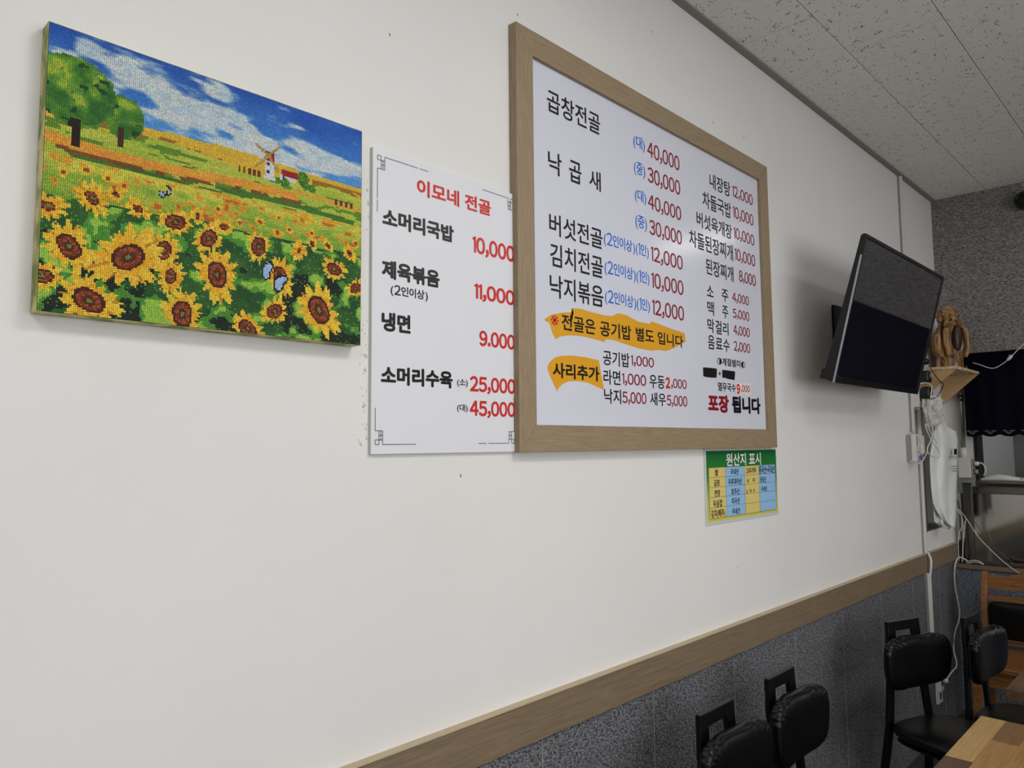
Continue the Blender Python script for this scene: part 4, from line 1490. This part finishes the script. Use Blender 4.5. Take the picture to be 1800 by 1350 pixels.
# ------------------------------------------------------------------ pipe, junction box and plugs by the hatch
pp = empty('metal_pipe', (4.672, 1.072, 1.37))
tag(pp, 'grey metal conduit pipe running down beside the dark curtain', 'pipe')
bm = bmesh.new(); add_tube(bm, [(0, 0, 0), (0, 0, 0.54)], 0.0115, 16); obj('tube', bm, M_PIPE, pp, smooth=True)
bm = bmesh.new(); add_tube(bm, [(0, 0, 0.30), (0, 0, 0.335)], 0.0145, 16); obj('collar', bm, M_STEELDARK, pp, smooth=True)
bm = bmesh.new(); add_tube(bm, [(0, -0.0, -0.012), (0, 0, 0.045)], 0.018, 16); obj('box_connector', bm, M_WHITEPL, pp, smooth=True)

jb = empty('junction_box', (4.66, 1.062, 1.252))
tag(jb, 'white square junction box at the foot of the metal pipe', 'socket box')
box('case', -0.038, 0.036, -0.030, 0.030, 0.0, 0.108, M_WHITEPL, jb, bevel=0.003)
box('side_plate', -0.032, 0.034, -0.037, -0.0305, 0.004, 0.104, M_GREYPL, jb, bevel=0.002)
box('bottom_strap', 0.01, 0.035, -0.03, 0.03, -0.028, -0.0005, M_GREYPL, jb)
for k, z in enumerate((0.032, 0.076)):
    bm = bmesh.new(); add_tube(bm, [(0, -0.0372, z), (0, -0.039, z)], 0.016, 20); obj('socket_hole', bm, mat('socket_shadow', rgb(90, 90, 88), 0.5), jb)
pl = empty('white_plug', (4.66, 1.0215, 1.328))
tag(pl, 'white angled plug with a curled lead in the upper socket of the junction box', 'plug')
bm = bmesh.new(); add_tube(bm, [(0, 0, 0), (0, -0.022, 0)], lambda t: 0.013 - 0.003 * t, 14); obj('body', bm, M_WHITEPL, pl, smooth=True)
tube('lead', [(0, -0.02, 0), (0, -0.032, 0.004), (-0.002, -0.045, -0.008), (-0.002, -0.052, -0.03), (0, -0.048, -0.05), (0, -0.04, -0.062)], 0.0035, M_WHITEPL, pl)
pl = empty('grey_plug', (4.66, 1.0215, 1.284))
tag(pl, 'small grey and black plug in the lower socket of the junction box', 'plug')
bm = bmesh.new(); add_tube(bm, [(0, 0, 0), (0, -0.020, 0)], lambda t: 0.014 - 0.004 * t, 14); obj('body', bm, M_GREYPL, pl, smooth=True)
box('black_band', -0.011, 0.011, -0.026, -0.0205, -0.006, 0.012, M_BLACKPL, pl)

# ------------------------------------------------------------------ curtain of the hatch
ct = empty('hatch_curtain', (4.64, 1.05, 1.926))
tag(ct, 'navy blue short curtain with a scalloped hem hanging in the kitchen hatch', 'curtain')
CY0, CY1, CZB = 1.045, -1.2, 1.487
bm = bmesh.new()
ny, nz = 240, 24
SCW = 0.0835
g = []
for i in range(ny + 1):
    y = CY0 + (CY1 - CY0) * i / ny
    d = CY0 + 0.0 - y
    sc = abs(math.sin(PI * (d + 0.012) / SCW)) ** 0.75
    zb = CZB - 0.014 * sc
    row = []
    for j in range(nz + 1):
        t = j / nz
        x = 0.006 * math.sin(d * 34 + 0.6 * math.sin(d * 9)) * t + 0.003 * math.sin(d * 71)
        row.append(bm.verts.new((x, y - 1.05, (1.924 + (zb - 1.924) * t) - 1.926)))
    g.append(row)
for i in range(ny):
    for j in range(nz):
        bm.faces.new((g[i][j], g[i + 1][j], g[i + 1][j + 1], g[i][j + 1]))
o = obj('cloth', bm, M_CURTAIN, ct, smooth=True)
md = o.modifiers.new('cloth', 'SOLIDIFY'); md.thickness = 0.0015
lace = None
for k in range(8):
    yc = CY0 + 0.012 - SCW * (k + 0.5)
    bm = bmesh.new()
    for (dy, dz, r_) in ((0, .005, .009), (-.016, .010, .006), (.016, .010, .006), (0, -.004, .005), (-.008, .001, .0045), (.008, .001, .0045)):
        add_tube(bm, [(0, yc - 1.05 + dy + r_ * math.cos(q * PI / 6), -0.439 + dz + 0.006 + 0.6 * r_ * math.sin(q * PI / 6)) for q in range(13)], 0.0009, 5)
    for s_ in (-1, 1):
        add_tube(bm, [(0, yc - 1.05 + s_ * .008, -0.4235), (0, yc - 1.05 + s_ * .030, -0.4225)], 0.0011, 5)
    o = obj('lace_motif', bm, M_LACE, ct)
    o.location.x = -0.0105
bm = bmesh.new(); add_tube(bm, [(0.004, 1.09 - 1.05, 0.004 - .008), (0.004, CY1 - 1.05, 0.004 - .008)], 0.006, 10)
obj('curtain_rod', bm, M_BLACKMETAL, ct, smooth=True)

# ------------------------------------------------------------------ steel counter behind the ledge
cn = empty('steel_counter', (4.70, 1.03, 0.778))
tag(cn, 'stainless steel kitchen counter with a reflecting front behind the hatch', 'counter')
local_box('worktop', 4.705, 5.35, -1.6, 1.028, 1.208, 1.232, M_STEEL, cn, 0.003)
bm = bmesh.new()
L = cn.location
add_prism(bm, [(4.690 - L.x, 1.236 - L.z), (4.705 - L.x, 1.236 - L.z), (4.705 - L.x, 1.208 - L.z), (4.700 - L.x, 1.205 - L.z), (4.690 - L.x, 1.222 - L.z)], 'y', -1.6 - L.y, 1.028 - L.y)
obj('rolled_edge', bm, M_STEELDARK, cn)
local_box('upper_apron', 4.722, 4.735, -1.6, 1.02, 1.166, 1.207, M_STEELDARK, cn, 0.001)
local_box('front_panel', 4.742, 4.752, -1.6, 1.148, 0.785, 1.162, M_STEEL, cn)
local_box('corner_post', 4.722, 4.738, 1.060, 1.100, 0.779, 1.235, M_STEELDARK, cn, 0.001)
local_box('base_rail', 4.732, 4.7415, -1.6, 1.075, 0.785, 0.800, M_STEELDARK, cn)
local_box('carcass', 4.755, 5.33, -1.6, 1.06, 0.0, 1.20, M_STEELDARK, cn)

# long white handheld appliance on the counter
wa = empty('handheld_appliance', (4.735, 1.018, 1.2325))
tag(wa, 'long white plastic appliance with a black control strip lying on the counter', 'appliance')
prof = []
NL = 40
bm = bmesh.new()
rings = []
for i in range(NL + 1):
    t = i / NL
    y = 0.008 - 0.30 * t
    hw = 0.030 * (math.sin(PI * min(1, t * 1.9 + 0.02) / 2) ** 0.6) * (1 - 0.30 * max(0, (t - .45) / .55))
    hh = 0.0195 * (math.sin(PI * min(1, t * 2.2 + 0.02) / 2) ** 0.7) * (1 - 0.55 * max(0, min(1, (t - .35) / .4)))
    rings.append([bm.verts.new((hw * spow(math.cos(2 * PI * k / 24), .8), y, hh + 0.0005 + hh * spow(math.sin(2 * PI * k / 24), .8))) for k in range(24)])
for i in range(NL):
    for k in range(24):
        bm.faces.new((rings[i][k], rings[i][(k + 1) % 24], rings[i + 1][(k + 1) % 24], rings[i + 1][k]))
bm.faces.new(rings[0]); bm.faces.new(rings[-1][::-1])
obj('housing', bm, mat('gloss_white', rgb(232, 232, 230), 0.2), wa, smooth=True)
bm = bmesh.new(); add_pad(bm, 0, 0, 0, 0.0305, 0.0045, 0.002, 'xz', 5, 4, 32, 6)
o = obj('control_strip', bm, M_BLACKPL, wa, smooth=True); o.rotation_euler = (0, 0, -PI / 2 + 0.03); o.location = (-0.0245, -0.176, 0.0125)
bm = bmesh.new(); add_pad(bm, 0, 0, 0, 0.016, 0.008, 0.012, 'xz', 3, 3, 24, 8)
o = obj('black_tip', bm, M_BLACKPL, wa, smooth=True); o.location = (0, -0.245, 0.012); o.scale = (1.4, 1, 1)

# ------------------------------------------------------------------ loose leads by the ledge
def lead(name, px, x, r, m_, label, grp=None, ends=None):
    pts = [on_x(a, b, x) for a, b in px]
    o = tube(name, pts, r, m_, n=6, seg=8)
    tag(o, label, 'cord', grp)
    return o


lead('white_lead', [(1682, 893), (1688, 899), (1696, 908), (1706, 923), (1718, 941), (1728, 953), (1745, 970), (1760, 984), (1780, 1000), (1792, 1008)], 4.684, 0.0021, M_WHITEPL, 'thin white lead running diagonally in front of the steel counter')
lead('white_lead', [(1682, 896), (1688, 903), (1691.5, 912), (1691, 925), (1686, 938), (1684.5, 955), (1685, 975), (1686, 985)], 4.690, 0.0021, M_WHITEPL, 'thin white lead bowing to the right beside the bag and down to the ledge')
lead('white_lead', [(1698, 913), (1696, 922), (1694, 940), (1692.5, 960), (1692, 978), (1691, 988)], 4.692, 0.0026, M_WHITEPL, 'straight thick white lead standing on the ledge by the corner')
lead('black_lead', [(1684, 880), (1687, 900), (1688, 925), (1690, 945), (1688, 965), (1689, 987)], 4.698, 0.0032, M_BLACKPL, 'black lead among the white leads in the corner of the ledge')
lead('black_lead', [(1690, 893), (1699, 912), (1700, 930), (1701, 950), (1704, 970), (1702, 985)], 4.712, 0.0026, M_BLACKPL, 'black lead to the right of the straight white lead in the corner')
lead('coiled_lead', [(1698, 990), (1705, 986), (1714, 985), (1722, 987), (1729, 992), (1722, 989.5), (1712, 988), (1702, 990.5)], 4.688, 0.0024, M_WHITEPL, 'white lead coiled flat on the ledge of the grey partition')
pts = [on_x(1702, 987, 4.70), on_x(1693, 981.5, 4.69), on_x(1686, 979.5, 4.678), on_x(1681, 985, 4.64), on_x(1678.5, 996, 4.60), on_x(1677.5, 1012, 4.58), on_x(1679, 1032, 4.58), on_x(1683.5, 1056, 4.58), on_x(1686.5, 1076, 4.58), on_x(1685, 1092, 4.57), on_x(1679.5, 1108, 4.56), on_x(1676, 1128, 4.56), on_x(1677, 1146, 4.5), on_x(1681, 1162, 4.44), on_x(1681, 1172, 4.40), on_x(1674, 1180, 4.36), on_x(1668, 1188, 4.33), on_x(1662, 1196, 4.30), on_x(1657, 1199, 4.27)]
tag(tube('extension_lead', pts, 0.0036, M_WHITEPL, n=6), 'long white lead draped over the ledge and down to the wall socket', 'cord')

# wall socket with its plug
ws = empty('wall_socket', (4.22, WALL_Y - 0.0075, 0.152))
tag(ws, 'white wall socket low on the grey panels behind the chair', 'socket')
box('plate', -0.04, 0.04, -0.012, -0.0005, 0.0, 0.145, M_WHITEPL, ws, bevel=0.003)
box('cover_flap', -0.025, 0.028, -0.022, -0.0125, 0.06, 0.135, M_WHITEPL, ws, bevel=0.003)
for z in (0.035, 0.10):
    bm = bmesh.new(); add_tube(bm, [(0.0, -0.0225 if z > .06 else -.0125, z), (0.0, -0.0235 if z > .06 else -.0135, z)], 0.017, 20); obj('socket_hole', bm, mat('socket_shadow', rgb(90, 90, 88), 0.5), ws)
pl = empty('flat_plug', (4.235, WALL_Y - 0.0315, 0.262))
tag(pl, 'white plug of the long lead in the low wall socket', 'plug')
bm = bmesh.new(); add_tube(bm, [(0, -0.0005, 0), (0, -0.022, 0)], lambda t: 0.015 - .004 * t, 14); obj('body', bm, M_WHITEPL, pl, smooth=True)

# round black wall speaker high on the bulkhead
q = on_x(1803, 354, 4.60)
spk = empty('wall_speaker', (4.609, q.y, q.z))
tag(spk, 'round black loudspeaker on the grey bulkhead just under the ceiling', 'speaker')
bm = bmesh.new(); add_tube(bm, [(0, 0, 0), (-0.012, 0, 0), (-0.05, 0, 0), (-0.058, 0, 0)], lambda t: 0.046 if t < .9 else 0.041, 36); obj('housing', bm, M_BLACKPL, spk, smooth=False)
bm = bmesh.new(); add_tube(bm, [(-0.0582 + 0.0, 0.034 * math.cos(k * PI / 18), 0.034 * math.sin(k * PI / 18)) for k in range(37)], 0.004, 8); obj('rim', bm, mat('gloss_black', rgb(10, 10, 11), 0.12), spk, smooth=True)
bm = bmesh.new(); add_pad(bm, 0, 0, 0, 0.028, 0.028, 0.008, 'xz', 2, 2, 28, 8); o = obj('cone', bm, M_BLACKMETAL, spk, smooth=True); o.rotation_euler = (0, 0, PI / 2); o.location = (-0.058, 0, 0)

# ------------------------------------------------------------------ chairs
def make_chair(label, x, y, rz):
    t = empty('dining_chair', (x, y, 0), (0, 0, rz))
    tag(t, label, 'chair', 'black padded chairs along the wall')
    for s in (-1, 1):
        bm = bmesh.new()
        add_bar(bm, (s * 0.062, 0.0, 0.800), (s * 0.070, -0.004, 0.70), 0.040, 0.014)
        add_bar(bm, (s * 0.070, -0.004, 0.705), (s * 0.105, -0.012, 0.44), 0.028, 0.016)
        add_bar(bm, (s * 0.105, -0.012, 0.445), (s * 0.140, 0.045, 0.0), 0.026, 0.018)
        obj('rear_leg', bm, M_BLACKMETAL, t, bevel=0.0025)
        bm = bmesh.new()
        add_bar(bm, (s * 0.138, -0.340, 0.42), (s * 0.158, -0.375, 0.0), 0.026, 0.018)
        obj('front_leg', bm, M_BLACKMETAL, t, bevel=0.0025)
    bm = bmesh.new()
    add_box(bm, -0.083, 0.083, -0.0075, 0.0075, 0.769, 0.803)
    add_box(bm, -0.083, 0.083, -0.0085, 0.0055, 0.706, 0.730)
    obj('carry_handle', bm, M_BLACKMETAL, t, bevel=0.0025)
    bm = bmesh.new()
    add_tube(bm, [(-0.128, 0.012, 0.22), (0.128, 0.012, 0.22)], 0.009, 10)
    for s in (-1, 1):
        add_tube(bm, [(s * 0.120, 0.012, 0.20), (s * 0.148, -0.357, 0.20)], 0.009, 10)
    obj('stretcher', bm, M_BLACKMETAL, t, smooth=True)

    def backfn(a, b, tt, th, ph):
        k = max(0.0, math.sin(th))
        edge = abs(math.cos(ph)) ** 0.5
        pl_ = 0.0022 * math.sin(th * 24) * edge * (0.35 + k)
        rr = math.hypot(a, b) + 1e-6
        a2, b2 = a * (1 + pl_ / rr * 1.0), b * (1 + pl_ / rr * 1.0)
        a2 *= 1 - 0.10 * (-b / 0.105) if b < 0 else 1 - 0.02 * (b / .105)
        bow = -0.022 * (a2 / 0.165) ** 2
        return a2, b2, tt + bow * 1.0 + 0.0
    bm = bmesh.new()
    add_pad(bm, 0, -0.038, 0.668, 0.168, 0.090, 0.026, 'xz', 4.6, 3.2, 120, 18, backfn)
    obj('backrest', bm, M_LEATHER, t, smooth=True)
    bm = bmesh.new()
    add_pad(bm, 0, -0.188, 0.452, 0.168, 0.175, 0.026, 'xy', 3.0, 3.0, 64, 14)
    obj('seat', bm, M_LEATHER, t, smooth=True)
    bm = bmesh.new()
    add_pad(bm, 0, -0.188, 0.419, 0.150, 0.160, 0.008, 'xy', 3.6, 4.0, 48, 6)
    obj('seat_pan', bm, M_BLACKMETAL, t, smooth=True)
    return t


make_chair('black padded chair nearest the camera, cut off by the bottom edge', 1.706, 0.962, 0)
make_chair('second black padded chair from the camera, tucked in at the cut-off table', 2.078, 0.966, 0)
make_chair('black padded chair turned towards us in front of the white cable cover', 2.978, 0.912, math.radians(-21))
make_chair('black padded chair beside the brown wooden chair in the corner', 3.235, 0.752, math.radians(-5))

# brown wooden chair by the partition
wc = empty('wooden_chair', (4.42, 0.72, 0), (0, 0, 0))
tag(wc, 'brown wooden chair with black padded back against the grey partition', 'chair')
PW = 0.235
for s in (-1, 1):
    bm = bmesh.new()
    path = [(0.055, 0.0), (0.035, 0.22), (0.0, 0.42), (-0.020, 0.50), (-0.028, 0.58), (-0.022, 0.66), (0.0, 0.73), (0.012, 0.79)]
    sp_ = smooth_path([(a, s * PW, b) for a, b in path], 5)
    n_ = len(sp_)
    for i in range(n_ - 1):
        pass
    ring = []
    for i, p in enumerate(sp_):
        w = 0.019
        ring.append([bm.verts.new((p.x + dx, p.y + dy, p.z)) for dx, dy in ((-w, -0.0135), (w, -0.0135), (w, 0.0135), (-w, 0.0135))])
    for i in range(n_ - 1):
        for k in range(4):
            bm.faces.new((ring[i][k], ring[i][(k + 1) % 4], ring[i + 1][(k + 1) % 4], ring[i + 1][k]))
    bm.faces.new(ring[0]); bm.faces.new(ring[-1][::-1])
    obj('back_post', bm, M_BROWN, wc, bevel=0.004)
    bm = bmesh.new()
    add_bar(bm, (-0.40, s * 0.20, 0.40), (-0.40, s * 0.20, 0.0), 0.036, 0.036)
    obj('front_leg', bm, M_BROWN, wc, bevel=0.003)
# crest with a wavy top edge
N = 24
top = [(PW - 0.012 - (2 * PW - 0.024) * i / N, 0.775 + 0.016 * math.sin(PI * i / N) ** 2 + 0.006 * math.cos(6 * PI * i / N)) for i in range(N + 1)]
bm = bmesh.new(); add_prism(bm, [(-(PW - .012), 0.712)] + [(a, b) for a, b in top[::-1]] + [(PW - .012, 0.712)], 'x', -0.008, 0.014); obj('crest_rail', bm, M_BROWN, wc)
bm = bmesh.new(); add_box(bm, -0.036, -0.012, -PW + .014, PW - .014, 0.655, 0.680); obj('upper_back_rail', bm, M_BROWN, wc, bevel=0.002)
bm = bmesh.new(); add_box(bm, -0.030, -0.006, -PW + .014, PW - .014, 0.445, 0.470); obj('lower_back_rail', bm, M_BROWN, wc, bevel=0.002)
bm = bmesh.new(); add_pad(bm, 0, 0, 0, PW - .018, 0.092, 0.020, 'xz', 8, 3.2, 64, 10); o = obj('back_pad', bm, M_LEATHER, wc, smooth=True); o.rotation_euler = (0, 0, PI / 2); o.location = (-0.044, 0, 0.566)
bm = bmesh.new(); add_pad(bm, 0, 0, 0, 0.008, 0.005, 0.0012, 'xz', 4, 4, 20, 4); o = obj('white_tag', bm, M_WHITEPL, wc); o.rotation_euler = (0, 0, PI / 2); o.location = (-0.0655, 0.03, 0.60)
bm = bmesh.new(); add_box(bm, -0.052, -0.049, -PW + .03, PW - .03, 0.474, 0.4775); obj('pale_strip', bm, M_GREYPL, wc)  # thin pale strip along the bottom of the back pad
bm = bmesh.new(); add_box(bm, -0.43, -0.02, -0.225, 0.225, 0.405, 0.430); obj('seat', bm, M_BROWN, wc, bevel=0.006)
bm = bmesh.new()
for a, b, c, d in ((-0.395, -0.375, -0.18, 0.18), (-0.03, -0.012, -0.21, 0.21)):
    add_box(bm, a, b, c, d, 0.33, 0.404)
for s in (-1, 1):
    add_box(bm, -0.375, -0.03, s * 0.205 - .009, s * 0.205 + .009, 0.33, 0.404)
obj('apron', bm, M_BROWN, wc)

# ------------------------------------------------------------------ butcher block tables
STAVES = [wood_material('stave_' + n_, *c, 'x', 0.34) for n_, c in (('honey', (rgb(138, 102, 60), rgb(156, 118, 72), rgb(170, 132, 84))), ('amber', (rgb(108, 78, 48), rgb(122, 90, 56), rgb(136, 102, 66))), ('walnut', (rgb(72, 50, 37), rgb(86, 61, 44), rgb(98, 71, 52))), ('pale', (rgb(158, 122, 74), rgb(174, 140, 90), rgb(186, 154, 102))), ('umber', (rgb(84, 58, 40), rgb(98, 69, 48), rgb(110, 80, 56))))]


def make_table(label, x0, x1, y0, y1, seed, first):
    rr = random.Random(seed)
    t = empty('dining_table', ((x0 + x1) / 2, (y0 + y1) / 2, 0))
    tag(t, label, 'table')
    cx, cy = (x0 + x1) / 2, (y0 + y1) / 2
    n = 12
    w = (y1 - y0) / n
    last = -1
    for j in range(n):
        a = x1 + rr.uniform(0, .30)
        while a > x0:
            L_ = rr.uniform(0.20, 0.42)
            u0, u1 = max(x0, a - L_), min(x1, a)
            a -= L_
            if u1 - u0 < 0.02:
                continue
            k = rr.choice([0, 1, 2, 3, 4, 0, 3, 2])
            if k == last:
                k = (k + 1) % 5
            if j == n - 1 and u1 == x1 or j == n - 1 and first == 2 and u0 == x0:
                k = first
            last = k
            box('stave', u0 - cx + .0002, u1 - cx - .0002, y0 + j * w - cy + .0002, y0 + (j + 1) * w - cy - .0002, 0.712, 0.740 + rr.uniform(-.0002, .0), STAVES[k], t, bevel=0.0004)
    bm = bmesh.new()
    hx, hy = (x1 - x0) / 2 - 0.09, (y1 - y0) / 2 - 0.08
    for s in (-1, 1):
        add_box(bm, -hx, hx, s * hy - .015, s * hy + .015, 0.68, 0.711)
        add_box(bm, s * hx - .015, s * hx + .015, -hy + .0155, hy - .0155, 0.68, 0.711)
    obj('frame', bm, M_BLACKMETAL, t)
    for sx in (-1, 1):
        for sy in (-1, 1):
            box('leg', sx * hx - .018, sx * hx + .018, sy * hy - .018, sy * hy + .018, 0.0, 0.6795, M_BLACKMETAL, t, bevel=0.002)
    return t


make_table('butcher block table of mixed brown strips, nearest, in the bottom right corner', 1.07, 2.274, -0.15, 0.517, 5, 3)
make_table('second butcher block table, only its corner shows at the right edge', 2.562, 3.76, -0.15, 0.517, 8, 2)
